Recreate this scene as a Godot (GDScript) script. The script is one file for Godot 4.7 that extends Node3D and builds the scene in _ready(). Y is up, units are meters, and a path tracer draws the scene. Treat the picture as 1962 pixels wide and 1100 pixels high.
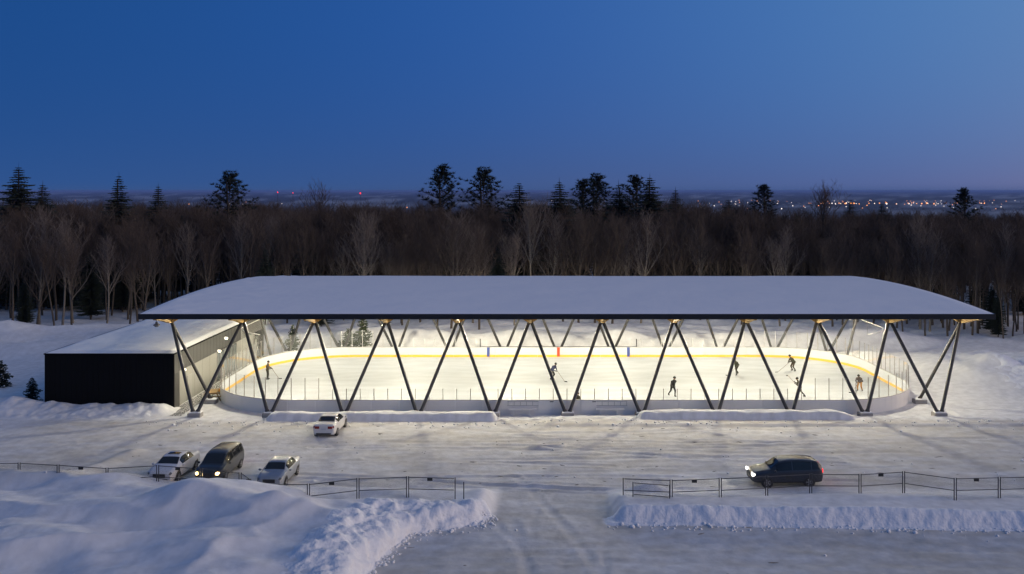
extends Node3D
# Winter dusk: a covered skating rink with V-shaped steel legs, a dark service building, a snowy car park, bare woods and a far plain.

class MB:
	# collects triangles for one mesh; faces are given counter-clockwise seen from outside
	var v := PackedVector3Array()
	var n := PackedVector3Array()
	var c := PackedColorArray()
	var uv := PackedVector2Array()
	var ix := PackedInt32Array()
	var col := Color.WHITE
	func vert(p: Vector3, nn: Vector3, t := Vector2.ZERO) -> int:
		v.append(p); n.append(nn); c.append(col); uv.append(t)
		return v.size() - 1
	func face(a: int, b: int, d: int) -> void:
		ix.append(a); ix.append(d); ix.append(b)
	func tri(a: Vector3, b: Vector3, d: Vector3) -> void:
		var nn := (b - a).cross(d - a).normalized()
		face(vert(a, nn), vert(b, nn), vert(d, nn))
	func quad(a: Vector3, b: Vector3, d: Vector3, e: Vector3) -> void:
		var nn := (d - a).cross(e - b).normalized()
		var i0 := vert(a, nn, Vector2(0, 0)); var i1 := vert(b, nn, Vector2(1, 0)); var i2 := vert(d, nn, Vector2(1, 1)); var i3 := vert(e, nn, Vector2(0, 1))
		face(i0, i1, i2); face(i0, i2, i3)
	func box(ctr: Vector3, s: Vector3, bev := 0.0, b := Basis.IDENTITY) -> void:
		var h := s * 0.5
		var q := minf(bev, minf(h.x, minf(h.y, h.z)) * 0.9)
		if q <= 0.0:
			for ax in 3:
				for sg in [-1.0, 1.0]:
					var u := (ax + 1) % 3; var w := (ax + 2) % 3
					var pts := []
					for k in [[-1, -1], [1, -1], [1, 1], [-1, 1]]:
						var p := Vector3.ZERO
						p[ax] = sg * h[ax]; p[u] = k[0] * h[u] * sg; p[w] = k[1] * h[w]
						pts.append(ctr + b * p)
					quad(pts[0], pts[1], pts[2], pts[3])
			return
		for ax in 3:
			var u := (ax + 1) % 3; var w := (ax + 2) % 3
			for sg in [-1.0, 1.0]:
				var pts := []
				for k in [[-1, -1], [1, -1], [1, 1], [-1, 1]]:
					var p := Vector3.ZERO
					p[ax] = sg * h[ax]; p[u] = k[0] * (h[u] - q) * sg; p[w] = k[1] * (h[w] - q)
					pts.append(ctr + b * p)
				quad(pts[0], pts[1], pts[2], pts[3])
			for s1 in [-1.0, 1.0]:
				for s2 in [-1.0, 1.0]:
					var ps := []
					for k in [[0, -1], [0, 1], [1, 1], [1, -1]]:
						var p := Vector3.ZERO
						p[u] = s1 * (h[u] - (0.0 if k[0] == 0 else q)); p[w] = s2 * (h[w] - (q if k[0] == 0 else 0.0)); p[ax] = k[1] * (h[ax] - q)
						ps.append(ctr + b * p)
					if s1 * s2 > 0: quad(ps[0], ps[3], ps[2], ps[1])
					else: quad(ps[0], ps[1], ps[2], ps[3])
		for sx in [-1.0, 1.0]:
			for sy in [-1.0, 1.0]:
				for sz in [-1.0, 1.0]:
					var p1 := ctr + b * Vector3(sx * h.x, sy * (h.y - q), sz * (h.z - q))
					var p2 := ctr + b * Vector3(sx * (h.x - q), sy * h.y, sz * (h.z - q))
					var p3 := ctr + b * Vector3(sx * (h.x - q), sy * (h.y - q), sz * h.z)
					if sx * sy * sz > 0: tri(p1, p2, p3)
					else: tri(p1, p3, p2)
	func tube(a: Vector3, e: Vector3, ra: float, rb: float, k := 6, caps := false) -> void:
		var d := (e - a).normalized()
		var u := d.cross(Vector3.UP if absf(d.y) < 0.9 else Vector3.RIGHT).normalized()
		var w := d.cross(u)
		var s := v.size()
		for i in k:
			var t := TAU * i / k
			var nn := u * cos(t) + w * sin(t)
			vert(a + nn * ra, nn); vert(e + nn * rb, nn)
		for i in k:
			var j := (i + 1) % k
			face(s + 2 * i, s + 2 * j, s + 2 * j + 1); face(s + 2 * i, s + 2 * j + 1, s + 2 * i + 1)
		if caps:
			for q in 2:
				var ctr := a if q == 0 else e
				var nn := -d if q == 0 else d
				var ci := vert(ctr, nn)
				var fs := v.size()
				for i in k:
					var t := TAU * i / k
					vert(ctr + (u * cos(t) + w * sin(t)) * (ra if q == 0 else rb), nn)
				for i in k:
					var j := (i + 1) % k
					if q == 0: face(ci, fs + j, fs + i)
					else: face(ci, fs + i, fs + j)
	func lathe(ctr: Vector3, prof: Array, k := 16, b := Basis.IDENTITY) -> void:
		# prof: [radius, height] pairs upwards, turned round the y axis of b
		for m in prof.size() - 1:
			var s := v.size()
			var dr: float = prof[m + 1][0] - prof[m][0]; var dh: float = prof[m + 1][1] - prof[m][1]
			for i in k:
				var t := TAU * i / k
				var o := Vector3(cos(t), 0, sin(t))
				var nn := b * (o * dh - Vector3.UP * dr).normalized()
				vert(ctr + b * (o * prof[m][0] + Vector3.UP * prof[m][1]), nn)
				vert(ctr + b * (o * prof[m + 1][0] + Vector3.UP * prof[m + 1][1]), nn)
			for i in k:
				var j := (i + 1) % k
				face(s + 2 * i, s + 2 * i + 1, s + 2 * j + 1); face(s + 2 * i, s + 2 * j + 1, s + 2 * j)
	func add(o: MB, t: Transform3D) -> void:
		var s := v.size()
		for i in o.v.size():
			v.append(t * o.v[i]); n.append((t.basis * o.n[i]).normalized()); c.append(o.c[i]); uv.append(o.uv[i])
		for i in o.ix: ix.append(i + s)
	func mesh() -> ArrayMesh:
		var a := []
		a.resize(Mesh.ARRAY_MAX)
		a[Mesh.ARRAY_VERTEX] = v; a[Mesh.ARRAY_NORMAL] = n; a[Mesh.ARRAY_COLOR] = c; a[Mesh.ARRAY_TEX_UV] = uv; a[Mesh.ARRAY_INDEX] = ix
		var m := ArrayMesh.new()
		m.add_surface_from_arrays(Mesh.PRIMITIVE_TRIANGLES, a)
		return m

var used := {}
var M := {}

func numbered(called: String) -> String:
	var k: int = used.get(called, 0)
	used[called] = k + 1
	return called if k == 0 else "%s_%03d" % [called, k]

func tag(o: Node, label: String, category: String, group := "") -> Node:
	o.set_meta("label", label); o.set_meta("category", category)
	if group: o.set_meta("group", group)
	return o

func thing(called: String, label: String, category: String, at := Vector3.ZERO, turn := 0.0, group := "") -> Node3D:
	var o := Node3D.new()
	o.name = numbered(called)
	add_child(o)
	o.position = at; o.rotation.y = turn
	tag(o, label, category, group)
	return o

func inst(called: String, mesh: Mesh, mat: Material, parent: Node, t := Transform3D.IDENTITY) -> MeshInstance3D:
	var o := MeshInstance3D.new()
	o.name = called
	o.mesh = mesh
	o.material_override = mat
	o.transform = t
	parent.add_child(o, true)
	return o

func put(called: String, b: MB, mat: Material, parent: Node) -> MeshInstance3D:
	return inst(called, b.mesh(), mat, parent)

func struct(called: String, b: MB, mat: Material) -> MeshInstance3D:
	var o := put(numbered(called), b, mat, self)
	o.set_meta("kind", "structure")
	return o

func lin(r: float, g: float, b: float) -> Color:
	return Color(r, g, b).linear_to_srgb()

func mat(r: float, g: float, b: float, rough := 0.8, metal := 0.0) -> StandardMaterial3D:
	var m := StandardMaterial3D.new()
	m.albedo_color = lin(r, g, b)
	m.roughness = rough
	m.metallic = metal
	m.cull_mode = BaseMaterial3D.CULL_DISABLED
	return m

func noise_tex(freq: float, sd: int, lo: Color, hi: Color, size := 512, kind := FastNoiseLite.TYPE_SIMPLEX_SMOOTH, oct := 5) -> ImageTexture:
	var nz := FastNoiseLite.new()
	nz.seed = sd; nz.frequency = freq; nz.noise_type = kind; nz.fractal_octaves = oct
	var im := nz.get_seamless_image(size, size)
	im.convert(Image.FORMAT_RGB8)
	var g := Image.create(size, size, false, Image.FORMAT_RGB8)
	for y in size:
		for x in size:
			g.set_pixel(x, y, lo.lerp(hi, im.get_pixel(x, y).r))
	return ImageTexture.create_from_image(g)

func bumpy(m: StandardMaterial3D, tex: Texture2D, cm: float, scale: float) -> void:
	m.heightmap_enabled = true
	m.heightmap_texture = tex
	m.heightmap_scale = cm
	m.uv1_triplanar = true
	m.uv1_world_triplanar = true
	m.uv1_scale = Vector3.ONE * scale

func make_materials() -> void:
	var grain := noise_tex(0.02, 3, Color(0, 0, 0), Color(1, 1, 1), 512)
	var mottled := noise_tex(0.012, 9, Color(0.88, 0.88, 0.88), Color(1, 1, 1), 512)
	M.snow = mat(1, 1, 1, 0.92)
	M.snow.vertex_color_use_as_albedo = true
	M.snow.albedo_texture = mottled
	bumpy(M.snow, grain, 1.3, 0.16)
	M.chunky = mat(1, 1, 1, 0.95)
	M.chunky.vertex_color_use_as_albedo = true
	bumpy(M.chunky, grain, 3.0, 0.5)
	M.roof_snow = mat(0.84, 0.85, 0.87, 0.93)
	bumpy(M.roof_snow, grain, 1.5, 0.09)
	M.ice = mat(0.43, 0.462, 0.505, 0.6)
	M.ice.albedo_texture = noise_tex(0.01, 21, Color(0.9, 0.9, 0.9), Color(1, 1, 1), 512)
	M.ice.uv1_triplanar = true; M.ice.uv1_world_triplanar = true; M.ice.uv1_scale = Vector3(0.04, 0.1, 0.12)
	M.fascia = mat(0.012, 0.013, 0.016, 0.45, 0.3)
	M.deck = mat(0.55, 0.54, 0.5, 0.6)
	M.steel = mat(0.055, 0.054, 0.056, 0.42, 0.35)
	M.concrete = mat(0.3, 0.29, 0.28, 0.9)
	bumpy(M.concrete, grain, 0.6, 1.3)
	M.glulam = mat(0.62, 0.4, 0.13, 0.6)
	M.glulam.albedo_texture = noise_tex(0.03, 5, Color(0.75, 0.72, 0.66), Color(1, 1, 1), 256)
	M.glulam.uv1_triplanar = true; M.glulam.uv1_scale = Vector3(3, 3, 0.2)
	M.board = mat(0.52, 0.55, 0.59, 0.5)
	M.board_back = mat(0.78, 0.765, 0.73, 0.6)
	M.board_rail = mat(0.42, 0.42, 0.41, 0.5)
	M.kick = mat(0.75, 0.43, 0.05, 0.5)
	M.line_blue = mat(0.05, 0.08, 0.27, 0.5)
	M.line_red = mat(0.6, 0.06, 0.015, 0.5)
	M.post = mat(0.34, 0.32, 0.3, 0.4, 0.5)
	M.white_pipe = mat(0.5, 0.5, 0.5, 0.45)
	M.pane = mat(0.85, 0.9, 0.9, 0.04)
	M.pane.transparency = BaseMaterial3D.TRANSPARENCY_ALPHA
	M.pane.albedo_color.a = 0.05
	M.bench_white = mat(0.8, 0.8, 0.78, 0.5)
	M.net = mat(0.5, 0.5, 0.47, 0.95)
	M.clad_black = mat(0.007, 0.0075, 0.008, 0.85)
	M.clad_black.metallic_specular = 0.2
	M.clad_grey = mat(0.05, 0.05, 0.049, 0.6)
	M.wall_white = mat(0.27, 0.27, 0.25, 0.7)
	M.door_grey = mat(0.28, 0.28, 0.27, 0.5)
	M.trim = mat(0.3, 0.3, 0.3, 0.4, 0.5)
	M.window_glass = mat(0.16, 0.18, 0.18, 0.06)
	M.lamp_metal = mat(0.25, 0.25, 0.25, 0.4, 0.6)
	M.lamp_glow = mat(1, 0.95, 0.85, 0.5)
	M.lamp_glow.emission_enabled = true
	M.lamp_glow.emission = Color(1.0, 0.96, 0.86)
	M.lamp_glow.emission_energy_multiplier = 30.0
	M.wall_glow = M.lamp_glow.duplicate()
	M.wall_glow.emission_energy_multiplier = 3.0
	M.wood = mat(0.42, 0.28, 0.13, 0.75)
	M.orange = mat(0.8, 0.36, 0.02, 0.6)
	M.paving = mat(1, 1, 1, 0.8)
	var pv := noise_tex(0.035, 31, Color(0, 0, 0), Color(1, 1, 1), 512)
	var im := pv.get_image()
	for y in 512:
		for x in 512:
			var q := smoothstep(0.46, 0.6, im.get_pixel(x, y).r)
			im.set_pixel(x, y, lin(0.05, 0.05, 0.055).lerp(lin(0.72, 0.72, 0.72), q))
	M.paving.albedo_texture = ImageTexture.create_from_image(im)
	M.paving.uv1_triplanar = true; M.paving.uv1_world_triplanar = true; M.paving.uv1_scale = Vector3(0.5, 0.5, 0.16)
	M.bark = mat(0.15, 0.12, 0.095, 0.95)
	M.bark.albedo_texture = noise_tex(0.03, 12, Color(0.5, 0.5, 0.5), Color(1, 1, 1), 256)
	M.bark.uv1_triplanar = true; M.bark.uv1_scale = Vector3(1.5, 0.4, 1.5)
	M.twig = mat(0.085, 0.063, 0.05, 0.95)
	M.pale_bark = mat(0.42, 0.38, 0.33, 0.9)
	M.pale_bark.albedo_texture = noise_tex(0.04, 14, Color(0.35, 0.33, 0.3), Color(1, 1, 1), 256)
	M.pale_bark.uv1_triplanar = true; M.pale_bark.uv1_scale = Vector3(0.6, 1.2, 0.6)
	M.pale_twig = mat(0.16, 0.13, 0.11, 0.9)
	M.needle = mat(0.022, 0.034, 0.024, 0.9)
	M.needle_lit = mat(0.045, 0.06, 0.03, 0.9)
	M.fence = mat(0.07, 0.07, 0.075, 0.5, 0.5)
	M.vc = mat(1, 1, 1, 0.85)
	M.vc.vertex_color_use_as_albedo = true
	M.tyre = mat(0.018, 0.018, 0.018, 0.9)
	M.rim = mat(0.35, 0.35, 0.36, 0.3, 0.8)
	M.car_glass = mat(0.012, 0.014, 0.016, 0.05)
	M.dark_plastic = mat(0.02, 0.02, 0.02, 0.6)
	M.tail_red = mat(0.22, 0.01, 0.01, 0.25)
	M.tail_lit = mat(0.6, 0.02, 0.02, 0.3)
	M.tail_lit.emission_enabled = true; M.tail_lit.emission = Color(1, 0.06, 0.04); M.tail_lit.emission_energy_multiplier = 3.5
	M.lens = mat(0.13, 0.14, 0.15, 0.08)
	M.head_lit = mat(1, 0.9, 0.7, 0.3)
	M.head_lit.emission_enabled = true; M.head_lit.emission = Color(1, 0.82, 0.5); M.head_lit.emission_energy_multiplier = 9.0
	M.head_white = mat(1, 1, 1, 0.3)
	M.head_white.emission_enabled = true; M.head_white.emission = Color(1, 0.97, 0.92); M.head_white.emission_energy_multiplier = 9.0
	M.plate = mat(0.45, 0.47, 0.52, 0.5)
	M.stick = mat(0.2, 0.16, 0.11, 0.6)

func paint(r: float, g: float, b: float, metal: float) -> StandardMaterial3D:
	var m := mat(r, g, b, 0.5, metal)
	m.clearcoat_enabled = true; m.clearcoat = 0.9; m.clearcoat_roughness = 0.05
	return m

func ss(a: float, b: float, x: float) -> float:
	return smoothstep(a, b, x) if a < b else 1.0 - smoothstep(b, a, x)

func fnl(sd: int, f: float, oct := 3, kind := FastNoiseLite.TYPE_SIMPLEX_SMOOTH) -> FastNoiseLite:
	var q := FastNoiseLite.new()
	q.seed = sd; q.frequency = f; q.fractal_octaves = oct; q.noise_type = kind
	return q

# ---------------------------------------------------------------- sky, camera, light
const HIGH := [Color(0.30, 0.36, 0.48), Color(0.22, 0.32, 0.50), Color(0.092, 0.22, 0.48), Color(0.028, 0.112, 0.37), Color(0.0105, 0.070, 0.262), Color(0.009, 0.062, 0.24)]
const LOW := [Color(0.70, 0.42, 0.30), Color(0.42, 0.30, 0.32), Color(0.13, 0.150, 0.315), Color(0.056, 0.102, 0.262), Color(0.030, 0.088, 0.265), Color(0.028, 0.083, 0.255)]
const STEPS := [0.0, 30.0, 65.0, 92.0, 120.0, 180.0]

func sky_at(dir: Vector3) -> Color:
	# clear dusk: deep blue away from the set sun, paler and warmer towards it (out of frame to the right)
	var el := rad_to_deg(asin(clampf(dir.y, -1, 1)))
	if el < -0.6: return Color(0.045, 0.09, 0.22)
	el = maxf(el, 0.0)
	var a := absf(wrapf(rad_to_deg(atan2(dir.x, -dir.z)) - 92.0, -180.0, 180.0))
	var i := 0
	while i < 4 and a > STEPS[i + 1]: i += 1
	var t: float = (a - STEPS[i]) / (STEPS[i + 1] - STEPS[i])
	var pick := func(list: Array) -> Color:
		var q := Color()
		for c in 3: q[c] = maxf(0.0, cubic_interpolate(list[i][c], list[i + 1][c], list[maxi(i - 1, 0)][c], list[mini(i + 2, 5)][c], t))
		return q
	var k: Color = pick.call(LOW).lerp(pick.call(HIGH), 1.0 - exp(-el / 4.5))
	return k.lerp(Color(0.078, 0.128, 0.255), smoothstep(9.0, 70.0, el))

func set_view() -> void:
	var cam := Camera3D.new()
	cam.name = "camera"
	cam.projection = Camera3D.PROJECTION_FRUSTUM
	cam.near = 1.0
	cam.far = 90000.0
	cam.size = 1100.0 / 1825.0                         # a level lens, shifted down and a little to the side
	cam.frustum_offset = Vector2(-40.0 / 1825.0, -185.0 / 1825.0)
	cam.position = Vector3(-2.78, 18.12, 0)
	add_child(cam)
	cam.current = true
	var W := 720; var H := 360
	var im := Image.create(W, H, false, Image.FORMAT_RGBF)
	for y in H:
		var el := (0.5 - (y + 0.5) / H) * PI
		for x in W:
			var a := (x + 0.5) / W * TAU                   # the first column looks along -z
			im.set_pixel(x, y, sky_at(Vector3(sin(a) * cos(el), sin(el), -cos(a) * cos(el))))
	var pm := PanoramaSkyMaterial.new()
	pm.panorama = ImageTexture.create_from_image(im)
	var sky := Sky.new()
	sky.sky_material = pm
	var e := Environment.new()
	e.background_mode = Environment.BG_SKY
	e.sky = sky
	e.tonemap_mode = Environment.TONE_MAPPER_LINEAR
	e.tonemap_exposure = 1.0
	e.background_energy_multiplier = 1.0
	e.fog_enabled = true                               # thin winter haze over the plain
	e.fog_density = 0.00003
	e.fog_light_color = Color(0.62, 0.74, 1.0)
	e.sdfgi_enabled = true; e.ssao_enabled = true; e.ssil_enabled = true
	var we := WorldEnvironment.new()
	we.name = "environment"
	we.environment = e
	add_child(we)
	var sun := DirectionalLight3D.new()                # what is left of the sunset, out of frame to the right
	sun.name = "afterglow"
	sun.light_energy = 0.42
	sun.light_color = Color(1.0, 0.88, 0.79)
	sun.light_angular_distance = 50.0
	sun.shadow_enabled = true
	sun.look_at_from_position(Vector3(9.5, 2.7, 2.6), Vector3.ZERO)
	add_child(sun)

# ---------------------------------------------------------------- snow
var nA := fnl(11, 0.035)
var nB := fnl(12, 0.16)
var nC := fnl(13, 0.6)
var nD := fnl(14, 0.9, 2, FastNoiseLite.TYPE_CELLULAR)
var nE := fnl(15, 0.012)
var edge_line := [Vector2(-4.7, 60), Vector2(-5.0, 53.2), Vector2(-5.7, 52.0), Vector2(-9.2, 50.5), Vector2(-10.1, 47.6), Vector2(-10.7, 45), Vector2(-11.6, 36)]

func edge_dist(x: float, d: float) -> float:
	# metres behind the ragged edge of the left bank, negative on the road
	var best := 1e9; var sg := 1.0
	var p := Vector2(x, d)
	for i in edge_line.size() - 1:
		var a: Vector2 = edge_line[i]; var b: Vector2 = edge_line[i + 1]
		var q := Geometry2D.get_closest_point_to_segment(p, a, b)
		var r := p.distance_to(q)
		if r < best:
			best = r
			sg = -1.0 if (b - a).cross(p - a) > 0 else 1.0
	return best * sg

func bump(x: float, d: float, cx: float, cd: float, sx: float, sd: float, h: float) -> float:
	var a := (x - cx) / sx; var b := (d - cd) / sd
	var q := a * a + b * b
	return 0.0 if q > 9.0 else h * exp(-q)

func ground_h(x: float, d: float) -> float:
	var h := -0.12
	var small := nB.get_noise_2d(x, d)
	# the plateau behind the rink and the ridge at its edge
	if d > 103.0:
		h += 1.15 * ss(107.5, 112.0, d) * (1.0 - 0.65 * ss(36, 48, x)) + 0.7 * (1.0 - 0.8 * ss(36, 46, x)) * bump(0, d, 0, 111.5 + 1.5 * nA.get_noise_2d(x, 3), 99, 2.2, 1.0) * (0.6 + 1.1 * nA.get_noise_2d(x * 2.2, 40))
		h += 0.5 * nB.get_noise_2d(x * 0.7, d * 1.6) * ss(107, 112, d)
		h -= 14.0 * ss(165, 520, d)
		h += 1.2 * nE.get_noise_2d(x, d) * ss(125, 170, d)
	# ridges left of and behind the service building
	if x < -36.0:
		h += (1.5 * ss(100, 107, d) * (1.0 - ss(112, 120, d)) * (0.8 + 0.9 * nA.get_noise_2d(x * 1.6, d * 1.6)) + 0.35 * small * ss(96, 102, d)) * ss(-36, -45, x)
	# the plowed heap right of the rink
	if x > 31.0 and d > 78.0:
		var r := ss(33, 43, x) * ss(83, 95, d) * (1.0 - 0.8 * ss(96, 105, d))
		h += r * (1.3 + 1.3 * absf(nA.get_noise_2d(x * 2.6 + d, d * 2.2)) + 0.6 * small + 0.16 * nC.get_noise_2d(x * 0.7, d * 0.7))
		h += bump(x, d, 36.5, 99, 4, 5, 0.9) + bump(x, d, 41, 91, 5, 4, 0.7) + bump(x, d, 52, 84, 5, 5, 1.2) + bump(x, d, 32.5, 101.5, 2.2, 5, 0.8)
	# front of the service building
	if x < -31.5 and x > -52.0 and d > 75 and d < 84:
		h += 0.6 * ss(76.2, 78.4, d) * (1.0 - ss(79.3, 80.5, d)) * ss(-32.0, -33.6, x) * ss(-52, -47, x) * (0.85 + 0.5 * nB.get_noise_2d(x * 1.6, d * 1.5))
		h += bump(x, d, -46.0, 79.5, 2.5, 2.0, 0.7)
	# packed snow left standing along the boards
	if d > 72.5 and d < 79.0:
		var m := ss(-24.2, -23.4, x) * ss(-5.5, -6.1, x) + ss(5.4, 6.1, x) * ss(23.6, 21.0, x)
		h += m * 0.5 * ss(75.25, 75.55, d + 0.12 * small) * (1.0 - ss(77.2, 77.6, d)) * (1.0 + 0.25 * nC.get_noise_2d(x * 0.5, d))
		h += 0.13 * ss(73.55, 73.85, d + 0.25 * small) * ss(-4, 0, x) * (1.0 - ss(40, 46, x))
		h += 0.12 * absf(nC.get_noise_2d(x * 0.8, d * 0.8)) * ss(73.5, 75.2, d) * (1.0 - ss(-1, 4, absf(x) - 4.0) * 0.6)
	# the road, the entrance and the banks along the fence
	if d < 66.0:
		var sd := edge_dist(x, d)
		if sd > 0.0:
			var back := 55.2 + maxf(0.0, -18.0 - x) * 0.22
			var top := 0.85 * (1.0 - ss(back, back + 3.4, d))
			var m := bump(x, d, -21.2, 52.9, 4.6, 2.4, 1.35) + bump(x, d, -17.0, 50.3, 3.2, 1.9, 0.75) + bump(x, d, -16.4, 50.9, 0.9, 0.8, 0.35)
			m += bump(x, d, -14.7, 51.3, 0.7, 1.1, 0.4) + bump(x, d, -26.5, 47.2, 5.0, 2.2, 0.6) + bump(x, d, -22.0, 48.8, 4.0, 1.3, -0.5) + bump(x, d, -18.8, 46.2, 2.2, 2.2, 0.75)
			m += bump(x, d, -13.0, 47.5, 1.7, 2.6, 0.45) + bump(x, d, -30.5, 53.5, 4.5, 2.2, 0.35) + bump(x, d, -15.5, 43.5, 2.2, 1.5, 0.4)
			m += (1.05 * (0.28 - absf(nA.get_noise_2d(x * 1.7 + d * 0.9, d * 2.6 - x * 0.5))) + 0.1 * small) * ss(0.5, 3.0, sd) * (1.0 - ss(back, back + 3.0, d))
			m -= 0.045 * maxf(0.0, -25.0 - x) * (1.0 - ss(back - 2.0, back + 1.0, d))
			h += (top + m * (1.0 - ss(back + 1, back + 4, d))) * ss(0.0, 0.85, sd + 0.18 * small)
		elif x > 0.5:
			var front := 52.15 - (x - 2.0) * 0.045
			var f := ss(front - 0.05, front + 0.75, d + 0.2 * small) * ss(1.5, 2.3, x + 0.3 * small)
			h += f * (0.75 + 0.12 * nA.get_noise_2d(x * 2, d * 2)) * (1.0 - ss(54.2, 58.2, d)) 
			h += f * 0.22 * ss(0.0, 0.5, nA.get_noise_2d(x * 1.3 + 9, d)) * (1.0 - ss(54, 57, d))
		h += bump(x, d, 4.2, 57.6, 1.2, 0.55, 0.5) + bump(x, d, -24.5, 58.2, 1.5, 0.6, 0.0)
	# a scraped ridge at the left of the car park
	if x < -26.0 and d < 72.0 and d > 54.0:
		var rp := Geometry2D.get_closest_point_to_segment(Vector2(x, d), Vector2(-32.2, 59.0), Vector2(-30.5, 66.0))
		h += 0.4 * exp(-pow(Vector2(x, d).distance_to(rp) / 0.7, 2.0)) * (0.8 + 0.5 * small)
	# fine unevenness, none under the rink and the walk by the wall
	var flat := (1.0 if absf(x) < 31.5 and absf(d - 90.6) < 13.9 else 0.0)
	if flat > 0.0: return minf(h, -0.12)
	if x > -32.9 and x < -30.6 and d > 76.6: return h
	return h + 0.05 * small + 0.025 * nC.get_noise_2d(x, d)

func packed(x: float, d: float) -> float:
	# where wheels and ploughs have packed and soiled the snow
	var lot := ss(57.5, 59.0, d) * ss(76.0, 74.5, d) * ss(-46, -38, x)
	var road := (ss(0.3, -0.3, edge_dist(x, d)) * ss(1.9, 1.5, x) if d < 60.0 else 0.0)
	if x > 1.2 and d < 53.0: road = ss(52.4 - (x - 2.0) * 0.045, 52.0 - (x - 2.0) * 0.045, d)
	return clampf(maxf(lot, road), 0, 1)

func steps(list: Array) -> PackedFloat32Array:
	# list: [from, to, step] runs
	var o := PackedFloat32Array()
	for r in list:
		var a: float = r[0]
		while a < r[1] - 1e-4:
			o.append(a)
			a += r[2]
	o.append(list[-1][1])
	return o

var rut_lines := []

func build_ground() -> void:
	var xs := steps([[-420, -120, 20.0], [-120, -50, 2.0], [-50, -38, 0.5], [-38, 34, 0.2], [34, 60, 0.5], [60, 120, 2.0], [120, 420, 20.0]])
	var ds := steps([[20, 40, 1.0], [40, 64, 0.17], [64, 79, 0.22], [79, 126, 0.6], [126, 180, 3.0], [180, 560, 20.0]])
	var nx := xs.size(); var nd := ds.size()
	var hs := PackedFloat32Array()
	hs.resize(nx * nd)
	for j in nd:
		for i in nx:
			hs[j * nx + i] = ground_h(xs[i], ds[j])
	# wheel ruts pressed into the packed snow
	var rng := RandomNumberGenerator.new()
	rng.seed = 77
	var paths := []
	for k in 9:
		var x0 := -3.6 + k * 0.55 + rng.randf_range(-0.2, 0.2)
		var bend := rng.randf_range(-1.0, 1.0)
		var pts := PackedVector2Array()
		for s in 40:
			var t := s / 39.0
			pts.append(Vector2(x0 + bend * 9.0 * t * t * t + 0.8 * sin(t * 4.0 + k) - 0.8 * sin(float(k)), 41.0 + 20.0 * t))
		paths.append(pts)
	for k in 22:
		var pts := PackedVector2Array()
		var d0 := rng.randf_range(58.5, 73.0); var d1 := d0 + rng.randf_range(-4, 4); var xa := rng.randf_range(-30, 5); var ln := rng.randf_range(14, 40)
		for s in 60:
			var t := s / 59.0
			pts.append(Vector2(xa + ln * t, clampf(lerpf(d0, d1, smoothstep(0, 1, t)) + 0.6 * sin(t * 5 + k), 58.0, 73.5)))
		paths.append(pts)
	for k in 3:
		var pts := PackedVector2Array()
		for s in 50:
			var t := s / 49.0
			pts.append(Vector2(-12 + 42 * t, 44.0 + k * 2.3 + 0.5 * sin(t * 3 + k)))
		paths.append(pts)
	for pts in paths:
		var press := 1.7 if pts.size() == 60 else 1.0
		var wide := rng.randf_range(0.16, 0.3); var deep := rng.randf_range(0.015, 0.04)
		var touched := {}
		for s in pts.size() - 1:
			var seg: float = pts[s].distance_to(pts[s + 1])
			var cnt := maxi(1, int(seg / 0.2))
			for q in cnt:
				var p: Vector2 = pts[s].lerp(pts[s + 1], float(q) / cnt)
				if p.x < -37.5 or p.x > 33.5: continue
				var i0 := xs.bsearch(p.x - 0.6); var j0 := ds.bsearch(p.y - 0.6)
				var j := j0
				while j < nd and ds[j] < p.y + 0.6:
					var i := i0
					while i < nx and xs[i] < p.x + 0.6:
						var r := Vector2(xs[i], ds[j]).distance_to(p) / wide
						var key := j * nx + i
						if not touched.has(key) or touched[key] > r: touched[key] = r
						i += 1
					j += 1
		for key in touched:
			var r: float = touched[key]
			var xx := xs[key % nx]; var dd := ds[key / nx]
			var w := packed(xx, dd) * (0.45 + 0.55 * ss(-0.3, 0.3, nB.get_noise_2d(xx * 0.6, dd * 0.6)))
			hs[key] += w * deep * press * (-exp(-r * r) + 0.9 * exp(-pow((r - 1.7) / 0.5, 2.0)))
	var b := MB.new()
	var fresh := Color(0.82, 0.83, 0.85); var trodden := Color(0.63, 0.605, 0.555)
	for j in nd:
		for i in nx:
			var k := j * nx + i
			var x := xs[i]; var d := ds[j]
			var l := hs[k - 1] if i > 0 else hs[k]; var r := hs[k + 1] if i < nx - 1 else hs[k]
			var f := hs[k - nx] if j > 0 else hs[k]; var g := hs[k + nx] if j < nd - 1 else hs[k]
			var wx := xs[mini(i + 1, nx - 1)] - xs[maxi(i - 1, 0)]; var wd := ds[mini(j + 1, nd - 1)] - ds[maxi(j - 1, 0)]
			var p := 0.0
			if d < 78.0 and x > -48.0 and x < 60.0:
				p = packed(x, d)
				if p > 0.0:
					p *= 0.7 + 0.4 * nB.get_noise_2d(x * 0.4, d * 1.1) + 0.5 * nC.get_noise_2d(x * 0.5, d * 1.3)
			b.col = fresh.lerp(trodden, clampf(p, 0, 1.2))
			b.vert(Vector3(x, hs[k], -d), Vector3(-(r - l) / wx, 1.0, (g - f) / wd).normalized())
	for j in nd - 1:
		for i in nx - 1:
			var k := j * nx + i
			b.face(k, k + 1, k + nx + 1); b.face(k, k + nx + 1, k + nx)
	struct("snow_ground", b, M.snow)

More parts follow.
